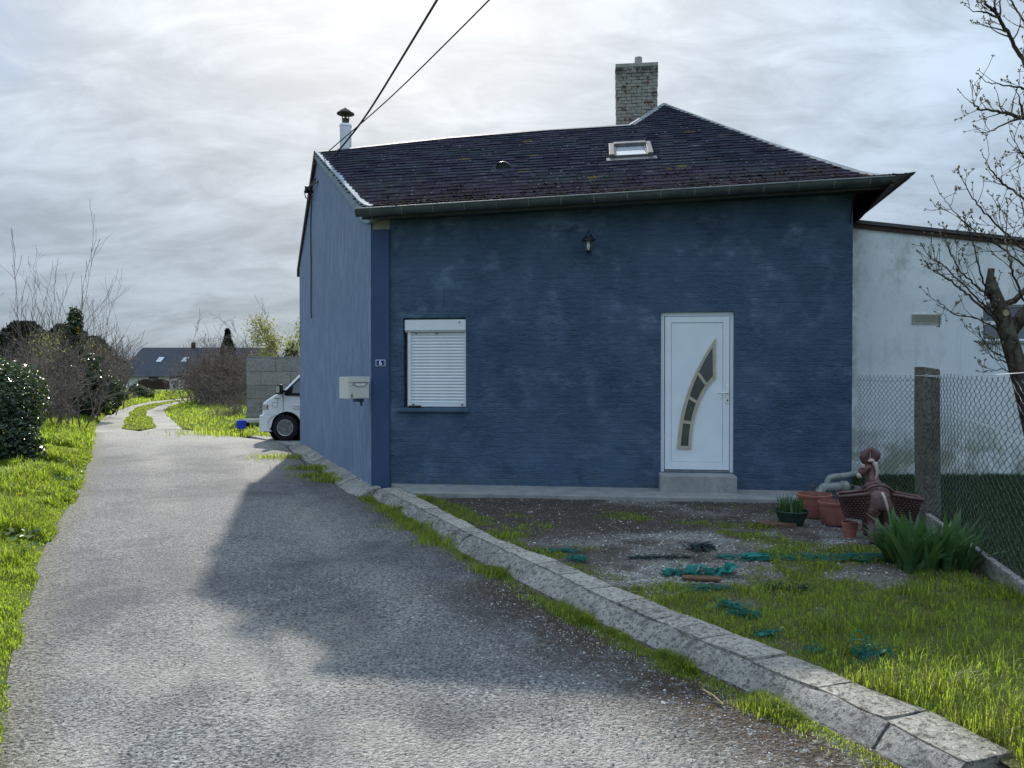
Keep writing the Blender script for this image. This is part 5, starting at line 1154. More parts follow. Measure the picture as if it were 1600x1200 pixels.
# ------------------------------------------------------------------ iris clump: each sword leaf a part
ic = gnd(1462, 892, -.02) + np.array([0, .15, 0]); iris = thing('iris_clump', 'big clump of sword shaped iris leaves by the fence', 'iris plant', ic)
def iris_leaf(bendk):
    mb = MB(); V = []; n = 6
    for i in range(n + 1):
        t = i / n; w = .030 * (1 - t ** 2.6) * (0.7 + .5 * math.sin(t * 2.2)) + .001; x = bendk * t ** 2.2; z = t * (1 - .25 * bendk * t * t)
        V += [(x, -w, z), (x + .004 * (1 - t), 0, z + .0), (x, w, z)]
    F = []
    for i in range(n): F += [(i * 3, i * 3 + 1, i * 3 + 4, i * 3 + 3), (i * 3 + 1, i * 3 + 2, i * 3 + 5, i * 3 + 4)]
    mb._a(V, F); me = mb.mesh('leaf', smooth=True, fix=False); me.materials.append(M['iris_leaf']); return me
lm = [iris_leaf(k) for k in (.08, .22, .38)]
R_ = np.random.default_rng(11)
fans = [(R_.uniform(-.27, .27), R_.uniform(-.22, .22)) for _ in range(30)]
for fx0, fy0 in fans:
    az = R_.uniform(0, 6.28); hh = R_.uniform(.38, .56) * (1.0 - .3 * abs(fx0))
    for k in range(int(R_.integers(4, 7))):
        o = bpy.data.objects.new('leaf', lm[int(R_.integers(0, 3))]); col.objects.link(o); o.parent = iris
        out = math.atan2(fy0, fx0 + 1e-6); tilt = abs(R_.normal()) * .22 + .75 * abs(fx0)
        o.location = (fx0 + R_.normal() * .015, fy0 + R_.normal() * .015, -.01); s_ = hh * R_.uniform(.75, 1.15); o.scale = (s_, s_ * R_.uniform(1.7, 2.4), s_)
        a2 = out + R_.normal() * .9; o.rotation_euler = Matrix.Rotation(a2, 3, 'Z').to_euler(); m_ = Matrix.Rotation(a2, 4, 'Z') @ Matrix.Rotation(tilt, 4, 'Y') @ Matrix.Rotation(R_.uniform(-.7, .7), 4, 'Z'); o.rotation_euler = m_.to_euler()

# ------------------------------------------------------------------ torn netting scraps in the garden
def net(label, px, py, length, width, hgt, ang, mat, n, seed, curl=1.0, flat=False):
    R_ = np.random.default_rng(seed); b = gnd(px, py, 0); z0 = float(garden_z(np.array([b[0]]), np.array([b[1]]))[0]); S = []
    spine = []; p = np.array([-length / 2, 0.0]); d = ang
    for i in range(12): spine.append(p.copy()); p = p + np.array([math.cos(d * 0) * length / 11, R_.normal() * width * .15])
    ca, sa = math.cos(ang), math.sin(ang)
    hs = np.abs(R_.normal(size=12)) * hgt * .6 + hgt * .3
    nu, nv = max(10, int(length / .022)), max(5, int(width * 1.6 / .022)); ox, oy = R_.uniform(0, 50, 2); us, vs_ = np.meshgrid(np.linspace(-.5, .5, nu), np.linspace(-.5, .5, nv), indexing='ij')
    sx_ = us * length + (vnoise(us * 9 + ox, vs_ * 6 + oy, seed) - .5) * width * .5; sy_ = vs_ * width * 1.5 * (.45 + .9 * vnoise(us * 7 + ox, us * 0 + oy, seed + 3)) + (vnoise(us * 4 + oy, vs_ * 0 + ox, seed + 5) - .5) * width * .9
    sz_ = .004 + hgt * np.abs(vnoise(us * length / .05 + ox, vs_ * width / .035 + oy, seed + 9) - .35) * 1.7; SV = np.stack([sx_ * ca - sy_ * sa, sx_ * sa + sy_ * ca, sz_], -1).reshape(-1, 3); ii = np.arange(nu * nv).reshape(nu, nv); SF = np.stack([ii[:-1, :-1], ii[1:, :-1], ii[1:, 1:], ii[:-1, 1:]], -1).reshape(-1, 4); SF = SF[(R_.random(len(SF)) > .16) & (fbm(SV[SF].mean(1)[:, 0] * 9 + ox, SV[SF].mean(1)[:, 1] * 14 + oy, seed) > (.50 if flat else .34))]
    for i in range(int(n * .3)):
        k = R_.uniform(0, 10.99); k0 = int(k); f = k - k0; c = spine[k0] * (1 - f) + spine[min(11, k0 + 1)] * f; h = hs[k0] * (1 - f) + hs[min(11, k0 + 1)] * f
        q = np.array([c[0] + R_.normal() * width * .2, c[1] + R_.normal() * width * .35, R_.uniform(.0, 1) * h]); dr_ = R_.normal(size=3); dr_[2] *= .35 if not flat else .08; dr_ /= np.linalg.norm(dr_)
        for j in range(4):
            dr_ = dr_ + R_.normal(size=3) * .55 * curl * np.array([1, 1, .5 if not flat else .1]); dr_ /= np.linalg.norm(dr_); q2 = q + dr_ * R_.uniform(.012, .035); q2[2] = max(.004, min(q2[2], h + .02))
            A = np.array([q[0] * ca - q[1] * sa, q[0] * sa + q[1] * ca, q[2]]); B = np.array([q2[0] * ca - q2[1] * sa, q2[0] * sa + q2[1] * ca, q2[2]]); rad = R_.uniform(.0014, .0035); S.append((*A, *B, rad, rad)); q = q2
    t_ = thing('net_scrap', label, 'netting', (b[0], b[1], z0 + .012)); add('crumpled_sheet', np_mesh('crumpled_sheet', SV, SF), M[mat], t_); tag(add('loose_fibres', segs_mesh('loose_fibres', S, 3), M[mat], t_), kind='stuff'); return t_
net('long crumpled dark teal net roll beside the half buried board', 1098, 893, .62, .10, .075, .06, 'net_fibre', 620, 1)
net('flat teal net shred below the half buried board', 1098, 914, .30, .08, .012, .05, 'net_fibre', 220, 2, flat=True)
net('torn green net scrap in the grass behind the kerb', 1153, 952, .30, .09, .075, -1.0, 'net_fibre', 380, 3)
net('bright turquoise net tuft in sunny grass near the kerb corner', 1366, 1036, .17, .10, .10, .3, 'net_fibre', 330, 4)
net('tiny turquoise net bit between gravel and grass', 1276, 1016, .09, .06, .03, .1, 'net_fibre', 90, 5)
net('long flat teal net strip left of the iris clump', 1290, 870, 1.45, .16, .014, -.03, 'net_fibre', 900, 6, flat=True)
net('flattened teal net strip in the grass, farther left', 1185, 866, .7, .14, .014, .03, 'net_fibre', 420, 7, flat=True)
net('black net shred with teal edge in the lawn middle', 1230, 913, .28, .06, .03, -.12, 'net_dark', 260, 8)
net('thin dark cord-like net strand on the gravel', 1030, 868, .55, .03, .015, .03, 'net_dark', 300, 9, .5)
net('small teal net twist near the coping stones', 905, 872, .16, .06, .05, -1.2, 'net_fibre', 150, 10)
net('faint teal net scrap at the soil edge', 872, 858, .34, .08, .012, .05, 'net_fibre', 200, 11, flat=True)
net('dark net clump at the edge of the gravel patch', 1095, 855, .22, .12, .05, .2, 'net_dark', 300, 12)
net('pale teal net bit against the kerb', 1197, 989, .10, .05, .015, .0, 'net_fibre', 90, 13, flat=True)
# loose straw stalk on the verge
a_ = gnd(1098, 1083, ROADZ); b_ = gnd(1130, 1106, ROADZ); mb = MB(); mb.tube([(0, 0, .02), tuple((b_ - a_) / 2 + np.array([0, 0, .028])), tuple(b_ - a_ + np.array([0, 0, .018]))], .0055, 6); o = mb.build('straw_stalk', M['straw'], None, loc=a_); tag(o, 'dry straw stalk lying on the kerb-side verge', 'stalk')

# ------------------------------------------------------------------ white van behind the house
VN = at(407, 681, 19.55); vz = -.095
van = thing('van', 'white van with its nose sticking out behind the blue house', 'van', (VN[0], 19.55, vz))
prof_v = [(0.0, .27), (-.005, .62), (.03, .70), (.05, .96), (.13, 1.03), (.46, 1.24), (.60, 1.31), (1.38, 2.12), (1.62, 2.30), (2.0, 2.38), (5.0, 2.40), (5.08, 2.3), (5.1, .30)]
wc, wr = .62, .335; wc2 = 3.9
def arch(c, r=.42): return [(c + r * math.cos(t), max(.27, .33 + r * math.sin(t))) for t in np.linspace(math.pi, 0, 13)]
low = [(5.1, .30)] + [(x, z) for x, z in arch(wc2)][::-1] + [(wc + .42, .27)][:0] + [(x, z) for x, z in arch(wc)][::-1]
outline = prof_v[:-1] + [(5.1, .27)] + arch(wc2)[::-1] + arch(wc)[::-1]
Wv = 1.95
import bmesh
def van_body():
    bm = bmesh.new(); N_ = len(outline); rings = []
    for yy, ins in ((0.05, .0), (0.0, .0), ):
        pass
    ring_y = [(.07, .03), (.0, .0), (Wv, .0), (Wv - .0, .03)]
    def inset(ins): 
        cx_ = 2.5; cz_ = 1.2; return [(x + (ins if x < 1 else -ins if x > 4.9 else 0), z - (ins if z > 2.0 else 0)) for x, z in outline]
    layers = [(0.0 + .0, .06), (.02, .025), (.07, .0), (Wv - .07, .0), (Wv - .02, .025), (Wv, .06)]
    for (yy, ins) in layers:
        tum = lambda z: .16 * max(0, (z - 1.15) / 1.2) ** 1.2
        pts = inset(ins); rings.append([bm.verts.new((x, (yy + tum(z)) if yy < 1 else (yy - tum(z)), z)) for x, z in pts])
    for A, B in zip(rings[:-1], rings[1:]):
        for i in range(N_): j = (i + 1) % N_; bm.faces.new((A[i], A[j], B[j], B[i]))
    f0 = bm.faces.new(rings[0]); f1 = bm.faces.new(rings[-1][::-1]); bmesh.ops.triangulate(bm, faces=[f0, f1]); bmesh.ops.recalc_face_normals(bm, faces=bm.faces)
    me = bpy.data.meshes.new('body'); bm.to_mesh(me); bm.free(); return me
vb = add('body', van_body(), M['van_white'], van); smooth_by_angle(vb, 32)
def vy(z): return .16 * max(0, (z - 1.15) / 1.2) ** 1.2
def side_panel(name, pts, mat, off, par, th=.012): mb = MB(); mb.prism([(x, vy(z) - off, z) for x, z in pts], (0, th, 0)); return mb.build(name, M[mat], par, fix=True)
sw_ = side_panel('window_surround', [(.60, 1.19), (.66, 1.15), (.95, 1.15), (2.0, 1.15), (2.0, 2.06), (1.45, 2.06), (.70, 1.33)], 'rubber', .012, van)
side_panel('side_window', [(.82, 1.22), (1.93, 1.20), (1.93, 2.0), (1.47, 2.0), (.84, 1.42)], 'window_glass', .018, van)
for x0, x1, z0, z1 in ((.575, .583, .62, 1.16), (.10, .575, .655, .664)): side_panel('panel_gap', [(x0, z0), (x1, z0), (x1, z1), (x0, z1)], 'zinc_dark', .006, vb)
mb = MB(); 
for (x0, z0, x1, z1) in ((.30, .86, .44, .866), (.30, .98, .44, .986), (.30, .866, .306, .98), (.434, .866, .44, .98)): mb.span((x0, -.005, z0), (x1, .004, z1))
mb.build('side_marker_flap', M['zinc'], vb)
mb = MB(); mb.span((.355, -.006, 1.075), (.48, .002, 1.09)); mb.build('model_badge', M['zinc_dark'], vb); mb = MB(); mb.span((.435, -.006, 1.02), (.455, .002, 1.05)); mb.build('red_badge', M['red_mark'], vb)
for z in (.87, .81): side_panel('side_stripe', [(.80, z), (2.2, z), (2.2, z + .016), (.84, z + .016)], 'cream_trim', .006, vb)
mb = MB(); mb.prism([(-.03, -.025, .24), (.30, -.025, .24), (.20, -.025, .33), (.19, -.025, .50), (.30, -.025, .62), (.40, -.025, .655), (-.015, -.025, .655)], (0, .06, 0)); mb.span((-.03, .03, .24), (.02, Wv - .03, .655)); mb.build('bumper', M['van_white'], van, bevel=.015)
mb = MB(); mb.prism([(.04, -.004, .79), (.16, -.004, .79), (.16, -.004, .93), (.06, -.004, .93)], (0, .25, 0)); mb.build('headlight', M['vent_cream'], van, bevel=.008)
mb = MB(); mb.prism([(.04, Wv + .004, .79), (.16, Wv + .004, .79), (.16, Wv + .004, .93), (.06, Wv + .004, .93)], (0, -.25, 0)); mb.build('headlight', M['vent_cream'], van, bevel=.008)
mb = MB(); mb._a([(.655, .12, 1.345), (1.36, .25, 2.08), (1.36, Wv - .25, 2.08), (.655, Wv - .12, 1.345)], [(0, 1, 2, 3)]); mb.v = [(x - .02, y, z + .012) for x, y, z in mb.v]; mb.build('windscreen', M['window_glass'], van, fix=False)
for sg in (0, 1):
    y0 = -.26 if sg == 0 else Wv + .02; mb = MB(); mb.prism([(.45, y0, 1.20), (.60, y0, 1.19), (.60, y0, 1.43), (.56, y0, 1.45), (.47, y0, 1.44)], (0, .22, 0)); mir = mb.build('mirror', M['rubber'], van, bevel=.02)
    mb = MB(); mb.span((.57, y0 + (.16 if sg == 0 else -.08), 1.24), (.72, y0 + (.32 if sg == 0 else .06), 1.30)); mb.build('mirror_arm', M['rubber'], mir)
    if sg == 0: mb = MB(); mb.span((.475, y0 - .004, 1.235), (.565, y0 + .001, 1.41)); mb.build('mirror_glass', M['steel'], mir)
for c in (wc, wc2):
    for y0, dr in ((.02, 1), (Wv - .23, -1)):
        wh = bpy.data.objects.new('wheel', None); col.objects.link(wh); wh.parent = van; wh.location = (c, y0, wr)
        mb = MB(); mb.lathe([(.20, .0), (.285, -.005), (.325, .02), (.335, .06), (.335, .15), (.325, .19), (.285, .21), (.20, .21)], (0, 0, 0), 28, axis='Y', caps=False); o = mb.build('tyre', M['rubber'], wh); smooth_by_angle(o, 40)
        mb = MB(); mb.lathe([(.205, .012), (.19, .03), (.155, .055), (.15, .03), (.115, .028), (.075, .05), (.06, .02), (.001, .018)], (0, 0, 0), 24, axis='Y'); mb.build('rim', M['wheel_steel'], wh, smooth=False)
        mb = MB(); mb.lathe([(.212, .004), (.204, -.004), (.192, .006), (.188, .03)], (0, 0, 0), 28, axis='Y', caps=False); mb.build('rim_edge', M['steel'], wh, smooth=True)
        for k in range(5): a_ = k * 2 * math.pi / 5; mb = MB(); mb.lathe([(.014, .0), (.014, .03)], (.095 * math.cos(a_), .02, .095 * math.sin(a_)), 6, axis='Y'); mb.build('wheel_nut', M['print_black'], wh)
    mb = MB(); mb.lathe([(.415, .03), (.415, .5)], (c, 0, .33), 20, axis='Y', caps=False); mb.lathe([(.415, .5), (.001, .5)], (c, 0, .33), 20, axis='Y', caps=False); mb.build('wheel_well', M['rubber'], van, fix=False)
mb = MB(); mb.span((1.15, -.012, .42), (3.4, .004, .52)); mb.build('side_trim', M['rubber'], van)
mb = MB(); mb.span((.165, -.006, .80), (.20, .02, .92)); mb.build('indicator', M['terracotta'], van)
mb = MB(); mb.span((1.72, -.03, 1.02), (1.90, .01, 1.06)); mb.build('door_handle', M['rubber'], van, bevel=.008)
mb = MB(); mb.span((.05, .1, .22), (5.0, Wv - .1, .36)); mb.build('chassis', M['rubber'], van)

# concrete block wall, bench board, bucket, debris
cw = thing('concrete_wall', 'grey concrete block wall behind the white van', 'wall', (at(385, 640, 26.0)[0], 26.0, -.15)); ch_ = at(385, 557, 26.0)[2] + .15
mb = MB(); mb.span((.02, .03, 0), (9.98, .22, ch_ - .03)); mb.build('core', M['old_mortar'], cw)
bw, bh = 1.0, .46; z = 0; k = 0
bmq = {}
while z < ch_ - .02:
    h = min(bh, ch_ - z); x = 0 if k % 2 == 0 else -.5
    while x < 10:
        x0 = max(0, x); x1 = min(10, x + bw); key = (round(x1 - x0, 3), round(h, 3))
        if key not in bmq: q = MB(); q.box((0, 0, 0), (key[0] - .012, .24, key[1] - .012)); bmq[key] = q.mesh('block', bevel=.008, seg=1); bmq[key].materials.append(M['block_concrete'])
        o = bpy.data.objects.new('block', bmq[key]); col.objects.link(o); o.parent = cw; o.location = ((x0 + x1) / 2, .12 + random.uniform(-.008, .008), z + h / 2); x += bw
    z += bh; k += 1
bk = gnd(377, 670, 0.02); bu = thing('bucket', 'bright blue plastic bucket beside the lane', 'bucket', bk)
mb = MB(); mb.lathe([(.10, 0), (.12, .01), (.14, .22), (.15, .225), (.15, .24), (.135, .24), (.115, .03), (.01, .03)], n=20); smooth_by_angle(mb.build('body', M['bucket_blue'], bu), 35)
mb = MB(); mb.tube([(.145 * math.cos(t), .02, .22 + .06 * math.sin(t)) for t in np.linspace(0, math.pi, 12)], .006, 6); mb.build('handle', M['steel'], bu)
be_ = thing('bench_board', 'low pale plank bench in front of the concrete wall', 'bench', (at(395, 660, 23.2)[0], 23.2, -.1)); zt = at(395, 657, 23.2)[2] + .1
mb = MB(); mb.span((-.30, -.2, zt - .05), (1.2, .2, zt + .05)); mb.build('plank', M['vent_cream'], be_, bevel=.01)
for x in (-.2, 1.05): mb = MB(); mb.span((x - .05, -.15, 0), (x + .05, .15, zt - .05)); mb.build('leg', M['dark_timber'], be_)
rk = gnd(356, 664, -.1); t_ = rock_mesh('rock', np.array([[0, 0, .06]]), np.array([.16])); o = add('rock', t_, M['kerb_concrete'], None, rk); tag(o, 'dark rock in the verge left of the bucket', 'rock')

# ------------------------------------------------------------------ far house and its fence
FH = thing('far_house', 'distant house with large dark blue slate roof', 'house', (at(182, 600, 98)[0], 98, -1.0)); x1_ = at(420, 600, 98)[0] - at(182, 600, 98)[0]; ze = at(200, 587, 98)[2] + 1.0; zr_ = at(200, 541, 98)[2] + 1.0
mb = MB(); mb.span((.6, .3, -.2), (x1_ - .5, 9, ze + .05)); mb.build('wall', M['far_wall'], FH)
mb = MB(); mb._a([(0, -.2, ze - .1), (x1_, -.2, ze - .1), (x1_ - .8, 5, zr_), (.95, 5, zr_), (0, 10, ze - .1), (x1_, 10, ze - .1)], [(0, 1, 2, 3), (3, 2, 5, 4), (0, 3, 4), (1, 5, 2)]); froof = mb.build('roof', M['far_roof'], FH, fix=False)
def far_sky(px, py): 
    z = at(px, py, 100)[2] + 1.0; f = (z - (ze - .1)) / (zr_ - ze + .1); x = at(px, py, 98 + 5 * f)[0] - at(182, 600, 98)[0]; mb = MB(); mb._a([(x - .35, -.2 + 5.2 * (f - .05) - .1, z - .28 + .1), (x + .35, -.2 + 5.2 * (f - .05) - .1, z - .18), (x + .45, -.2 + 5.2 * (f + .09) - .1, z + .45), (x - .25, -.2 + 5.2 * (f + .09) - .1, z + .45)], [(0, 1, 2, 3)]); return mb.build('skylight', M['sky_glass'], froof, fix=False)
far_sky(250, 563); far_sky(289, 563)
mb = MB(); mb.span((7.6, 4.8, zr_ - .3), (8.0, 5.2, zr_ + .7)); mb.build('chimney', M['dark_timber'], froof)
for px in (238, 275): x = at(px, 592, 98)[0] - at(182, 600, 98)[0]; mb = MB(); mb.span((x - .6, .24, ze - 1.3), (x + .6, .28, ze - .15)); o = mb.build('window', M['dark_timber'], FH); mb = MB(); mb.span((x - .5, .2, ze - 1.2), (x + .5, .235, ze - .25)); mb.build('pane', M['window_glass'], o)
fp = MB(); x0 = 0
def fpanel():
    t = np.linspace(0, 1, 9); pts = [(0, 0, 0), (1.8, 0, 0)] + [(1.8 * (1 - q), 0, 1.45 + .22 * math.sin(q * math.pi)) for q in t]; mb = MB(); mb.prism(pts, (0, .06, 0)); return mb.mesh('fence_panel')
fm = fpanel(); fm.materials.append(M['far_fence']); ff = thing('panel_fence', 'dark brown arched panel fence before the distant house', 'fence', (at(216, 612, 92)[0], 92, at(216, 614, 92)[2]))
for k in range(2):
    o = bpy.data.objects.new('panel', fm); col.objects.link(o); o.parent = ff; o.location = (k * 1.86, 0, 0)
mb = MB(); 
for k in range(3): mb = MB(); mb.span((k * 1.86 - .06, -.03, -.1), (k * 1.86, .09, 1.5)); mb.build('post', M['far_fence'], ff)
wsh = thing('garden_shed', 'small white shed right of the brown panel fence', 'shed', (at(264, 612, 93)[0], 93, at(264, 614, 93)[2])); mb = MB(); mb._a([(0, 0, 0), (1.4, 0, 0), (1.15, 0, 1.0), (.9, 0, 1.6), (0, 0, 1.7), (0, 2, 0), (1.4, 2, 0), (1.15, 2, 1.0), (.9, 2, 1.6), (0, 2, 1.7)], [(0, 1, 2, 3, 4), (1, 6, 7, 2), (2, 7, 8, 3), (3, 8, 9, 4), (0, 4, 9, 5)]); mb.build('wall', M['far_wall'], wsh, fix=False)
mb = MB(); mb.span((-.05, -.05, 1.6), (.95, 2.05, 1.72)); mb.build('roof', M['far_wall'], wsh)

# ------------------------------------------------------------------ vegetation
def leafy(name, label, cat, base, blobs, n, size, mat, seed, group=None, shell=.35, stems=6, stem_mat='twig', up=.35):
    """blobs: (x,y,z,rx,ry,rz) relative to base."""
    global rng
    R_ = np.random.default_rng(seed); t = thing(name, label, cat, base, group=group); P = []; N = []
    vol = np.array([(b[3] * b[4] * b[5]) ** (2 / 3) for b in blobs]); vol /= vol.sum()
    for b, f in zip(blobs, vol):
        k = int(n * f); d = R_.normal(size=(k, 3)); d /= np.linalg.norm(d, axis=1, keepdims=True)
        lump = .80 + .42 * vnoise(d[:, 0] * 2.6 + b[0] * 3 + 9, d[:, 2] * 2.6 + d[:, 1] * 2.1 + seed, seed); rad = lump * (1 - shell * R_.random(k) ** 2.0)
        p = d * rad[:, None] * np.array(b[3:6]) + np.array(b[:3]); P.append(p); N.append(d + R_.normal(size=(k, 3)) * .55 + np.array([0, 0, up]))
    P = np.concatenate(P); N = np.concatenate(N); k = P[:, 2] > .0; P = P[k]; N = N[k]; sz = size * R_.uniform(.55, 1.25, len(P))
    tag(add('crown', leaves_mesh('crown', P, sz, N), M[mat], t), kind='stuff')
    for i in range(stems):
        S = []; tp = []; b = blobs[i % len(blobs)]; grow(S, tp, R_, (b[0] * .6 + R_.normal() * .1, b[1] * .6, -.1), (b[0] * .3 + R_.normal() * .2, R_.normal() * .2, 1), (b[2] + b[5]) * .95, .035, 1, .5, .3, 5, 4)
        add('stem', segs_mesh('stem', S), M[stem_mat], t)
    return t
def bare(name, label, base, stems, height, r, depth, seed, mat='twig', spread=.55, fan=.45, kids=5, foot=.3, up=.3, group=None, cat='shrub', rmin=.004, leaves=None, shrink=.55):
    R_ = np.random.default_rng(seed); t = thing(name, label, cat, base, group=group); S = []; tp = []
    for i in range(stems):
        a_ = R_.uniform(0, 6.28); f = R_.random() ** .5 * fan; grow(S, tp, R_, (R_.normal() * foot, R_.normal() * foot, -.1), (math.cos(a_) * f, math.sin(a_) * f, 1), height * R_.uniform(.55, 1.0), r * R_.uniform(.6, 1.1), depth, spread, up, 6, kids, .12, shrink, rmin)
    S = np.array(S); big = S[:, 6] > r * .45
    tag(add('stems', segs_mesh('stems', S[big] if big.any() else S[:1], 5), M[mat], t), kind='stuff') if stems > 3 else add('trunk', segs_mesh('trunk', S[big], 5), M[mat], t); tag(add('crown', segs_mesh('crown', S[~big], 3), M[mat], t), kind='stuff')
    if leaves:
        n, sz, lm_ = leaves; tp = np.array(tp); k = R_.integers(0, len(tp), n); P = tp[k, :3] + R_.normal(size=(n, 3)) * sz * 2.2; tag(add('foliage', leaves_mesh('foliage', P, sz * R_.uniform(.5, 1.2, n), R_.normal(size=(n, 3))), M[lm_], t), kind='stuff')
    return t
def conifer(label, base, h, w, seed, group=None, n=5000, taper=True):
    R_ = np.random.default_rng(seed); t = thing('conifer', label, 'tree', base, group=group); z = R_.random(n) ** .8; ring = np.sin(z * 26) * .12
    if taper: rad = (1 - z) * (1 + ring) * w
    else: rad = w * np.sqrt(np.clip(1 - (z * 1.7 - .75) ** 2, 0, 1)) * (.85 + .35 * vnoise(z * 9, z * 3, seed))
    a_ = R_.uniform(0, 6.28, n); lob = .75 + .4 * vnoise(np.cos(a_) * 2.5 + 5, np.sin(a_) * 2.5 + z * 7, seed); q = rad * lob * (1 - .5 * R_.random(n) ** 2)
    P = np.c_[np.cos(a_) * q, np.sin(a_) * q, z * h * .95 + .05 * h - q * .15]; N = np.c_[np.cos(a_), np.sin(a_), R_.normal(size=n) * .6]
    tag(add('crown', leaves_mesh('crown', P, h * .045 * R_.uniform(.5, 1.2, n), N, 2.0), M['conifer_needle'], t), kind='stuff')
    mb = MB(); mb.tube([(0, 0, -.2), (.02, 0, h * .5), (0, 0, h * .97)], [h * .03, h * .02, .01], 7); mb.build('trunk', M['bark'], t); return t
def onbank(px, Y, z=.15): return np.array([at(px, 600, Y)[0], Y, z])

# ivy covered hedge at the left edge and along the bank
leafy('ivy_bush', 'big glossy dark ivy bush at the left picture edge', 'bush', onbank(-36, 13.6, .0), [(0, 0, .88, 1.0, .95, 1.08), (.55, -.15, .55, .6, .6, .6), (-1.2, .2, 1.1, 1.1, 1.0, 1.3), (.25, .5, 1.25, .55, .6, .6), (-.25, -.65, .5, .65, .55, .5), (.85, -.1, .25, .35, .35, .3)], 19000, .066, 'ivy_leaf', 21, up=.8)
leafy('ivy_bush', 'ivy smothered hedge stump in the middle of the left hedge', 'bush', onbank(118, 27.5), [(0, 0, .8, .75, .6, 1.0), (.35, .3, 1.5, .4, .4, .8), (.5, -.2, .45, .6, .5, .55), (1.0, .4, .7, .5, .4, .7)], 5200, .10, 'ivy_leaf', 22)
leafy('ivy_bush', 'narrow ivy clad stump under the bare saplings', 'bush', onbank(112, 29.5), [(0, 0, 2.2, .35, .35, 1.2), (.1, .1, 3.4, .25, .25, .6)], 2200, .11, 'ivy_leaf', 23)
leafy('ivy_bush', 'low ivy hedge beside the far lane bend', 'bush', onbank(148, 37, .05), [(0, 0, .5, .6, .5, .65), (-.7, -.2, .6, .6, .5, .7)], 3600, .12, 'ivy_leaf', 24)
leafy('ivy_bush', 'dark ivy hedge piece nearest the distant house', 'bush', onbank(160, 43, .0), [(0, 0, .45, .7, .6, .6), (.6, .6, .3, .45, .5, .4)], 2600, .14, 'ivy_leaf', 25)
leafy('low_evergreen', 'tiny dark evergreen at the end of the left verge', 'bush', onbank(214, 50, -.05), [(0, 0, .5, .6, .5, .6), (.7, 0, .35, .4, .4, .4)], 900, .13, 'ivy_leaf', 26)
G1 = 'bare shrubs in the left hedge'
for i, (px, Y, h, n, lab) in enumerate([(62, 21, 2.1, 30, 'bare brown shrub right behind the big ivy bush'), (90, 26, 3.0, 40, 'tall leafless shrub with ivy at its foot'), (132, 31, 2.8, 36, 'leafless shrub between two ivy covered stumps'), (146, 36, 3.1, 36, 'leafless shrub beside the low ivy hedge'), (158, 42, 3.2, 36, 'leafless shrub just left of the distant roof'), (184, 46, .55, 22, 'olive brown shrub in front of the distant roof corner'), (30, 24, 2.2, 24, 'bare shrub above the left edge ivy'), (190, 50, .5, 18, 'low leafless shrub at the far verge end')]):
    bare('bare_shrub', lab, onbank(px, Y, .05), n, h * .80, .03, 2, 40 + i, 'dry_shrub', .6, .45, 5, .6, .2, G1, 'shrub', .0045 + Y * .0001, (260, .05, 'willow_leaf') if i in (1, 5) else None)
for i, (px, Y, h, lab) in enumerate([(92, 30, 5.6, 'tallest bare sapling above the left hedge'), (112, 32, 5.3, 'slim bare sapling rising from the ivy stump'), (78, 28, 4.6, 'leaning bare sapling left of the tallest one'), (127, 33, 5.0, 'thin bare sapling at the right of the sapling group'), (172, 46, 5.0, 'bare sapling left of the distant house roof')]):
    bare('bare_sapling', lab, onbank(px, Y, .1), 1, h, .05, 2, 60 + i, 'dead_twig', .30, .10, 7, .1, .6, 'bare saplings in the left hedge', 'tree', .0065, None, .45)
conifer('dark rounded pine at the far left behind the hedge', onbank(38, 48, -.3), 5.2, 2.1, 70, n=4200, taper=False)
conifer('dark low pine at the left picture edge', onbank(8, 50, -.3), 4.3, 2.2, 71, n=3600, taper=False)
conifer('dark pine showing above the middle of the left hedge', onbank(104, 55, -.3), 5.5, 1.8, 72, n=4200, taper=False)
conifer('broad dark evergreen right of the middle pine', onbank(140, 58, -.4), 4.9, 2.4, 74, n=3600, taper=False)
conifer('pointed dark fir behind the concrete wall', onbank(356, 66, -.6), 6.0, 1.9, 73, n=4200)
leafy('autumn_bush', 'olive yellow leafy bush behind the bare saplings', 'bush', onbank(80, 44, -.2), [(0, 0, 2.2, 1.6, 1.2, 2.0), (1.8, .5, 2.0, 1.5, 1.0, 1.7)], 3000, .12, 'willow_leaf', 75)
# right of the lane
for i, (px, Y, h, n, lab) in enumerate([(336, 40, 2.6, 90, 'big tangled brown shrub right of the lane bend'), (352, 43, 2.7, 60, 'tangled brown shrub next to the concrete wall'), (370, 37, 1.9, 36, 'thin brown shrub left of the concrete wall'), (326, 44, 2.0, 50, 'brown shrub at the inner lane bend')]):
    bare('bare_shrub', lab, onbank(px, Y, -.1), n, h, .03, 2, 80 + i, 'dry_shrub', .75, .7, 5, .6, .1, 'brown shrubs right of the lane', 'shrub', .0085)
bare('dry_grass_clump', 'pale dry weed clump at the foot of the concrete wall', onbank(366, 27.5, -.1), 90, .95, .008, 1, 90, 'dead_twig', .6, .8, 3, .35, .1, None, 'weeds', .0035)
for i, (px, Y, h, lab, lv) in enumerate([(303, 62, 6.3, 'thin bare tree standing above the distant roof', None), (400, 58, 5.6, 'pale leafless tree left of the willow', None), (440, 55, 5.4, 'yellow green willow above the concrete wall', (2600, .13, 'willow_leaf')), (462, 52, 5.2, 'second yellow green willow touching the house corner', (2200, .13, 'willow_leaf')), (190, 70, 5.6, 'faint bare tree left of the far roof ridge', None), (15, 75, 8.5, 'pale bare tree top at the far left edge', None)]):
    bare('distant_tree', lab, onbank(px, Y, -.6), 1, h * 1.05, .11, 3, 95 + i, 'dead_twig', .5, .12, 6, .02, .3, 'distant trees', 'tree', .012, lv, .5)
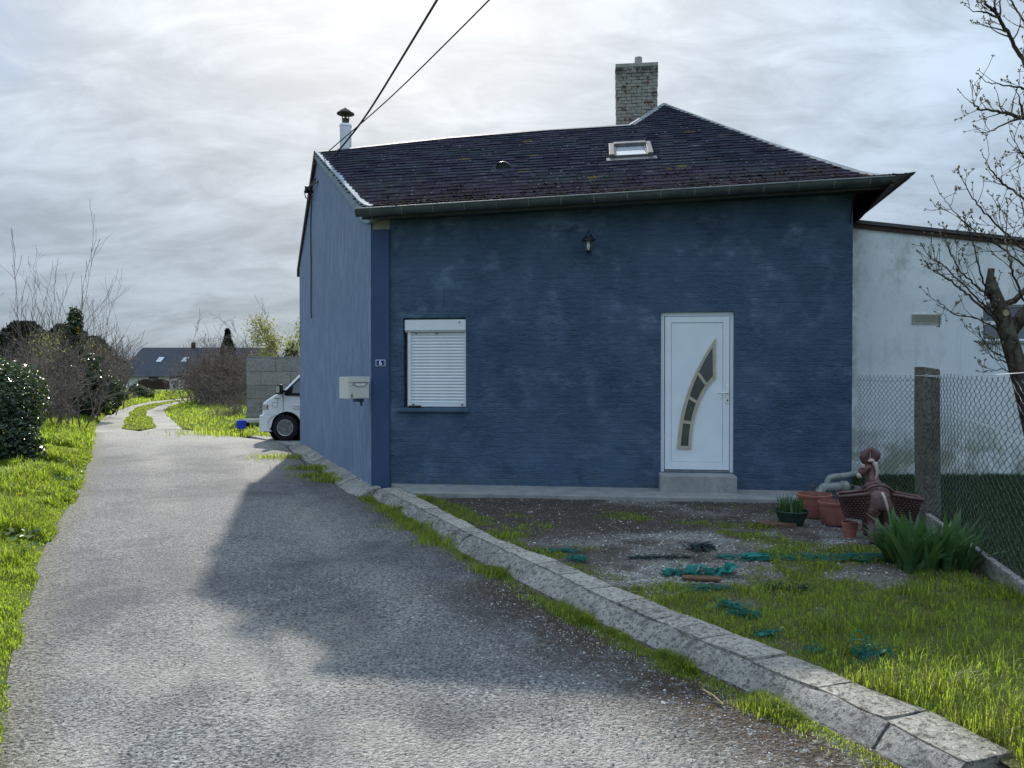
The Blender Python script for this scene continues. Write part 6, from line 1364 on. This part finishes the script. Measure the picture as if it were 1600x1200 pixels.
leafy('distant_evergreen', 'dark evergreen bush under the willows', 'bush', onbank(455, 50, -.5), [(0, 0, 2.3, 1.0, .8, 1.6), (1.6, 0, 2.0, 1.2, .9, 1.5)], 1500, .16, 'conifer_needle', 110)
for i, (px, Y, w, h, lab) in enumerate([(-120, 70, 5, 3.6, 'far dark hedge mass beyond the left edge'), (330, 85, 4, 3.2, 'dark hedge between the distant house and the fir'), (230, 110, 6, 3.0, 'hedge line behind the distant house')]):
    leafy('far_hedge', lab, 'hedge', onbank(px, Y, -1), [(0, 0, h * .5, w, 1.5, h * .6), (w * .8, 0, h * .45, w * .8, 1.5, h * .55)], 2200, .3, 'conifer_needle', 120 + i)

# tree at the right with buds
TD = 8.7; tb = at(1640, 800, TD); tr = thing('bare_tree', 'budding bare tree with sawn trunk stub behind the fence', 'tree', (tb[0], TD, -.02)); tl = np.array([tb[0], TD, -.02])
R_ = np.random.default_rng(201)
def tp_(px, py, dd=0.0): return at(px, py, TD + dd) - tl
mb = MB(); mb.tube([(0.02, 0, -.1), tp_(1622, 700), tp_(1598, 600), tp_(1580, 540), tp_(1566, 492), tp_(1553, 455), tp_(1547, 432)], [.13, .11, .098, .090, .085, .062, .042], 14)
mb.tube([tp_(1545, 462), tp_(1546, 440), tp_(1549, 420)], [.05, .04, .035], 8)
mb.tube([tp_(1578, 520), tp_(1600, 490), tp_(1640, 460), tp_(1670, 380), tp_(1672, 280), tp_(1650, 190)], [.075, .07, .062, .052, .042, .032], 10)
mb.tube([tp_(1572, 505), tp_(1560, 478), tp_(1585, 470), tp_(1610, 445)], [.05, .045, .036, .03], 8); trk = mb.build('trunk', M['bark'], tr, smooth=True)
mb = MB(); c = Vector(tp_(1571, 489, -.085)); mb.lathe([(.036, -.012), (.034, .012), (.001, .014)], tuple(c), 12, axis='Y'); tag(mb.build('sawn_knot', M['straw'], tr), 'pale sawn branch scar')
limbs = [([(1668, 300), (1640, 190), (1600, 96), (1575, 52), (1558, 22), (1540, 6), (1522, -12)], .040), ([(1650, 215), (1600, 184), (1575, 178), (1550, 172), (1530, 171), (1517, 160)], .026), ([(1655, 160), (1600, 138), (1570, 133), (1540, 128), (1528, 115)], .016), ([(1598, 183), (1592, 160), (1588, 143)], .018),
    ([(1600, 184), (1575, 190), (1555, 202), (1538, 208)], .013), ([(1560, 28), (1545, 20), (1520, 17), (1508, 8)], .013), ([(1572, 50), (1553, 45), (1527, 36)], .010), ([(1562, 26), (1563, -10), (1560, -40)], .012), ([(1555, 18), (1552, -20)], .010),
    ([(1640, 90), (1605, 40), (1585, 10), (1570, -20)], .016), ([(1578, 522), (1545, 490), (1515, 462), (1480, 435), (1447, 416)], .017), ([(1574, 506), (1540, 480), (1500, 440), (1475, 415), (1452, 400)], .015), ([(1570, 490), (1535, 455), (1500, 425), (1485, 395), (1480, 383)], .014),
    ([(1660, 420), (1600, 390), (1550, 345), (1520, 310), (1498, 270), (1475, 305)][:5], .018), ([(1640, 440), (1600, 415), (1555, 380), (1520, 360), (1490, 330), (1470, 304)], .014), ([(1668, 330), (1610, 320), (1570, 290), (1545, 262), (1532, 236)], .016),
    ([(1580, 535), (1550, 510), (1520, 495), (1490, 492), (1465, 470)], .012), ([(1590, 570), (1565, 555), (1545, 545), (1524, 516)], .010), ([(1594, 580), (1570, 565), (1550, 560), (1535, 535)], .010), ([(1597, 590), (1570, 578), (1548, 578), (1537, 582)], .008), ([(1660, 360), (1620, 280), (1590, 230), (1580, 205)], .014), ([(1560, 470), (1535, 440), (1525, 400), (1515, 360), (1500, 340)], .012), ([(1600, 470), (1580, 420), (1570, 370), (1575, 330)], .013), ([(1620, 455), (1605, 400), (1600, 340), (1590, 290)], .013), ([(1665, 300), (1640, 230), (1615, 215), (1600, 240)], .012)]
S = []; tips = []
for li_, (pts, r0) in enumerate(limbs):
    dd0 = R_.uniform(-.1, .1); P3 = [tp_(px, py, dd0 + (i / max(1, len(pts) - 1)) * R_.uniform(-.6, .6)) for i, (px, py) in enumerate(pts)]
    dd = np.r_[0, np.cumsum([np.linalg.norm(b - a) for a, b in zip(P3[:-1], P3[1:])])]; s_ = np.linspace(0, dd[-1], max(6, int(dd[-1] / .06))); Q = np.stack([np.interp(s_, dd, [p[i] for p in P3]) for i in range(3)], 1); Q[1:-1] += R_.normal(size=Q[1:-1].shape) * .006
    for i in range(len(Q) - 1):
        f = i / (len(Q) - 1); r1 = max(.0032, r0 * (1 - .82 * f)); S.append((*Q[i], *Q[i + 1], r1, max(.003, r0 * (1 - .82 * (i + 1) / (len(Q) - 1)))))
        if R_.random() < .42 and i > 1:
            t_ = Q[i + 1] - Q[i]; t_ /= np.linalg.norm(t_); e_ = t_ * .8 + R_.normal(size=3) * .55 + np.array([-.15, 0, .45]); grow(S, tips, R_, Q[i], e_, R_.uniform(.12, .42) * (1 - .3 * f), max(.004, r1 * .45), 1 if R_.random() < .6 else 0, .6, .35, 4, 3, .16, .5, .0028)
    tips.append((*Q[-1], *(Q[-1] - Q[-2])))
add('branches', segs_mesh('branches', S, 5), M['bark'], tr)
tips = np.array(tips); N_ = len(tips); P = np.concatenate([tips[:, :3] + R_.normal(size=(N_, 3)) * .006 for _ in range(3)]); Sg = np.array(S); pick = Sg[R_.integers(0, len(Sg), 420)]; P = np.concatenate([P, pick[:, 3:6]])
D3 = np.concatenate([np.tile(tips[:, 3:6], (3, 1)), pick[:, 3:6] - pick[:, :3]]); D3 /= np.linalg.norm(D3, axis=1, keepdims=True) + 1e-9; D3 += R_.normal(size=D3.shape) * .45 + np.array([0, 0, .3]); D3 /= np.linalg.norm(D3, axis=1, keepdims=True)
bs_ = R_.uniform(.014, .034, len(P))[:, None]; B_ = np.c_[P, P + D3 * bs_ * .5, np.full(len(P), .003), .0065 * np.ones(len(P))]; C_ = np.c_[P + D3 * bs_ * .5, P + D3 * bs_, .0065 * np.ones(len(P)), np.full(len(P), .0008)]
tag(add('buds', segs_mesh('buds', np.concatenate([B_, C_]), 5), M['bud_leaf'], tr), kind='stuff')

# ------------------------------------------------------------------ grass and loose stones
def grass(name, label, P, hmean, wmean, mat, seed, lean=(.15, .8)):
    R_ = np.random.default_rng(seed); n = len(P); h = hmean * R_.uniform(.45, 1.35, n); w = wmean * R_.uniform(.7, 1.3, n)
    o = add(name, blades_mesh(name, P, h, w, R_.uniform(0, 6.28, n), R_.uniform(*lean, n)), M[mat]); tag(o, label, 'grass', kind='stuff'); return o
# left bank: density falls with distance, blades widen
def bank_points(f, E, n, omax, seed, smin=0, smax=None, power=1.2):
    R_ = np.random.default_rng(seed); m_ = len(E) - 1; s = R_.random(n * 4) * ((smax or m_) - smin) + smin; o = R_.random(n * 4) ** power * omax - .04; P = f(s, o)
    d = np.hypot(P[:, 0], P[:, 1]); pr = np.clip((7.0 / np.maximum(d, 4)) ** 1.5, 0, 1) * (P[:, 1] > 1.0); lo = fbm(P[:, 0] * 1.7, P[:, 1] * 1.7, 15); pr = pr * sstep(o + (lo - .5) * .5, -.12, .10); k = R_.random(len(P)) < pr; P = P[k]; d = d[k]; lo = lo[k]; o = o[k]
    return P, d, lo, o
P, d, lo, o_ = bank_points(lf, LEFT, 330000, 3.2, 301, 14, 84)
R_ = np.random.default_rng(302); n = len(P); h = (.045 + .19 * sstep(lo, .38, .68)) * R_.uniform(.35, 1.4, n) * sstep(o_, -.3, .4); w = np.maximum(.0055, .00095 * d) * R_.uniform(.7, 1.3, n); P[:, 2] -= .004
tag(add('bank_grass', blades_mesh('bank_grass', P, h, w, R_.uniform(0, 6.28, n), R_.uniform(.15, .9, n)), M['grass_sunny']), 'bright sunlit grass on the left bank', 'grass', kind='stuff')
P, d, lo, o_ = bank_points(rf, RV, 60000, 5.5, 303); n = len(P); h = (.06 + .10 * sstep(lo, .3, .7)) * R_.uniform(.4, 1.3, n); w = np.maximum(.006, .0011 * d) * R_.uniform(.7, 1.3, n)
tag(add('verge_grass', blades_mesh('verge_grass', P, h, w, R_.uniform(0, 6.28, n), R_.uniform(.15, .9, n)), M['grass_sunny']), 'bright grass right of the far track', 'grass', kind='stuff')
# far bank blades
s_ = R_.random(16000) * (len(LEFT) - 61) + 60; P = lf(s_, R_.random(16000) ** 1.3 * 4.0); d = np.hypot(P[:, 0], P[:, 1]); n = len(P)
tag(add('far_bank_grass', blades_mesh('far_bank_grass', P, R_.uniform(.10, .28, n), .0012 * d, R_.uniform(0, 6.28, n), R_.uniform(.1, .8, n)), M['grass_sunny']), 'sunlit grass along the far lane bank', 'grass', kind='stuff')
# median
i_ = R_.integers(0, nT - 1, 9000); f_ = R_.random((9000, 1)); c_ = ML[i_] * (1 - f_) + MR[i_] * f_; d = np.hypot(c_[:, 0], c_[:, 1]); k = R_.random(9000) < np.clip((26 / d) ** 2, 0, 1); c_ = c_[k]; d = d[k]; n = len(c_)
tag(add('median_grass', blades_mesh('median_grass', np.c_[c_, np.full(n, ROADZ + .015)], R_.uniform(.02, .08, n), .0012 * d, R_.uniform(0, 6.28, n), R_.uniform(.2, .9, n)), M['grass_garden']), 'short grass strip between the wheel tracks', 'grass', kind='stuff')
# garden grass
N0 = 330000; x = R_.uniform(-1.4, 4.6, N0); y = R_.uniform(2.0, 10.2, N0); k = in_poly(x, y, GARDEN); x = x[k]; y = y[k]; g_ = grass_cover(x, y); dd_ = np.hypot(x, y); k = R_.random(len(x)) < sstep(g_, .08, .85) * np.clip((4.6 / dd_) ** 1.3, 0, 1); x = x[k]; y = y[k]; g_ = g_[k]; dd_ = dd_[k]; n = len(x)
tall = sstep(fbm(x * 1.5, y * 1.5, 91), .42, .66) * sstep(y, 6.6, 4.6); h = (.018 + .05 * g_ * sstep(fbm(x * 5, y * 5, 93, 3), .3, .7) + .12 * tall * sstep(x, 1.5, 2.6)) * R_.uniform(.4, 1.5, n)
tag(add('garden_grass', blades_mesh('garden_grass', np.c_[x, y, garden_z(x, y)], h, np.maximum(.0042, .0010 * dd_) * R_.uniform(.7, 1.3, n), R_.uniform(0, 6.28, n), R_.uniform(.15, 1.3, n)), M['grass_garden']), 'patchy grass across the front garden', 'grass', kind='stuff')
# weeds along the kerb foot
N0 = 110000; i_ = R_.random(N0); c_ = np.array([np.interp(i_, np.linspace(0, 1, len(KERB_LO)), [p[k] for p in KERB_LO]) for k in range(2)]).T; off = np.abs(R_.normal(size=N0)) * .11; c_ = c_ + np.c_[-off * .85, -off * .5] + .02
lo = fbm(c_[:, 0] * 2.6, c_[:, 1] * 2.6, 121, 3); k = (R_.random(N0) < (.16 + .55 * sstep(lo, .36, .60)) * np.exp(-(off / .13) ** 2) * np.clip((5 / np.hypot(c_[:, 0], c_[:, 1])) ** 1.2, 0, 1)); c_ = c_[k]; lo = lo[k]; n = len(c_); d = np.hypot(c_[:, 0], c_[:, 1])
tag(add('kerb_grass', blades_mesh('kerb_grass', np.c_[c_, road_z(c_[:, 0], c_[:, 1])], (.016 + .045 * sstep(lo, .40, .7)) * R_.uniform(.2, 1.7, n), np.maximum(.0036, .0009 * d), R_.uniform(0, 6.28, n), R_.uniform(.2, 1.0, n)), M['grass_garden']), 'grass tufts growing along the kerb foot', 'grass', kind='stuff')
# tufts on the gable side of the road and before the slab, and near the van
pts = []
for px, py, r_, m_ in ((500, 745, .20, 500), (515, 752, .16, 350), (485, 733, .22, 400), (440, 715, .35, 300), (395, 677, .9, 1500), (420, 679, .7, 1100), (612, 800, .14, 260), (650, 826, .16, 300), (690, 850, .14, 220)):
    c = gnd(px, py, ROADZ); q = R_.normal(size=(m_, 2)) * r_ * np.array([1, .6]); pts.append(np.c_[c[0] + q[:, 0], c[1] + q[:, 1], np.full(m_, ROADZ)])
P = np.concatenate(pts); P[:, 2] = np.where(P[:, 1] > 19, -.1, road_z(P[:, 0], P[:, 1])); n = len(P); d = np.hypot(P[:, 0], P[:, 1])
tag(add('roadside_tufts', blades_mesh('roadside_tufts', P, R_.uniform(.03, .12, n) * np.where(d > 18, 1.6, 1), .0010 * d, R_.uniform(0, 6.28, n), R_.uniform(.2, .9, n)), M['grass_garden']), 'small grass tufts along the gable side of the road', 'grass', kind='stuff')
# lawn behind fence
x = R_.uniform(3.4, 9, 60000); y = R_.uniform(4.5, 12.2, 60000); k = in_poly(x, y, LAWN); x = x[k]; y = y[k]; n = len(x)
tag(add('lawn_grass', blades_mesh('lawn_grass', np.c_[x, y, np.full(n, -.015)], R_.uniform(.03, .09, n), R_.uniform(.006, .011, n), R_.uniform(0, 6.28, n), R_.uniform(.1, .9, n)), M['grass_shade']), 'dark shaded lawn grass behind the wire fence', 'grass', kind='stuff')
# broad leaved weeds and dandelions on the left bank
P, d, lo, o_ = bank_points(lf, LEFT, 9000, 2.6, 305); k = (vnoise(P[:, 0] * 1.1, P[:, 1] * 1.1, 8) > .62); P = P[k]; n = len(P); P[:, 2] += R_.uniform(.04, .13, n)
tag(add('bank_weeds', leaves_mesh('bank_weeds', P, R_.uniform(.03, .075, n), R_.normal(size=(n, 3)) * .5 + np.array([0, 0, 1])), M['weed_leaf']), 'pale broad leaved weeds in the left bank', 'weeds', kind='stuff')
for i, (px, py, lab) in enumerate([(30, 776, 'yellow dandelion, right one of the two on the left bank'), (8, 782, 'yellow dandelion, left one at the picture edge')]):
    b = gnd(px, py, .06); t = thing('dandelion', lab, 'flower', (b[0], b[1], -.02)); mb = MB(); mb.tube([(0, 0, 0), (.01, 0, .1)], .004, 5); mb.build('stem', M['weed_leaf'], t); a_ = R_.uniform(0, 6.28, 60); q = R_.random(60) * .03
    add('flower_head', leaves_mesh('flower_head', np.c_[.01 + np.cos(a_) * q, np.sin(a_) * q, .11 + R_.normal(size=60) * .005], np.full(60, .022), R_.normal(size=(60, 3)) * .4 + np.array([0, 0, 1])), M['dandelion'], t)
# loose stones on the road edge and in the gravel patches
N0 = 90000; x = R_.uniform(-3.4, 2.3, N0); y = R_.uniform(2.4, 9, N0); k = in_poly(x, y, np.concatenate([ROAD_L, np.array(RIGHT_ROAD)[::-1]])); x = x[k]; y = y[k]; dr = poly_dist(x, y, RIGHT_ROAD); pr = .06 + .55 * sstep(dr, 1.5, .2) * sstep(y, 8.5, 5.5); pr = pr * np.clip((4 / np.hypot(x, y)) ** 1.2, 0, 1); k = R_.random(len(x)) < pr; x = x[k]; y = y[k]; n = len(x)
tag(add('road_gravel', rock_mesh('road_gravel', np.c_[x, y, road_z(x, y) + .002], R_.uniform(.003, .0075, n) * np.where(R_.random(n) < .04, 1.9, 1)), M['pebble']), 'loose grey gravel on the asphalt', 'gravel', kind='stuff')
N0 = 120000; x = R_.uniform(-1.3, 4.5, N0); y = R_.uniform(4, 10, N0); k = in_poly(x, y, GARDEN); x = x[k]; y = y[k]; pr = gravel_cover(x, y) ** 1.5 * .55 + .01; k = R_.random(len(x)) < pr * (1 - grass_cover(x, y) * .7); x = x[k]; y = y[k]; n = len(x)
tag(add('garden_gravel', rock_mesh('garden_gravel', np.c_[x, y, garden_z(x, y) + .004], R_.uniform(.006, .014, n)), M['pebble']), 'pale gravel scattered over the garden soil', 'gravel', kind='stuff')
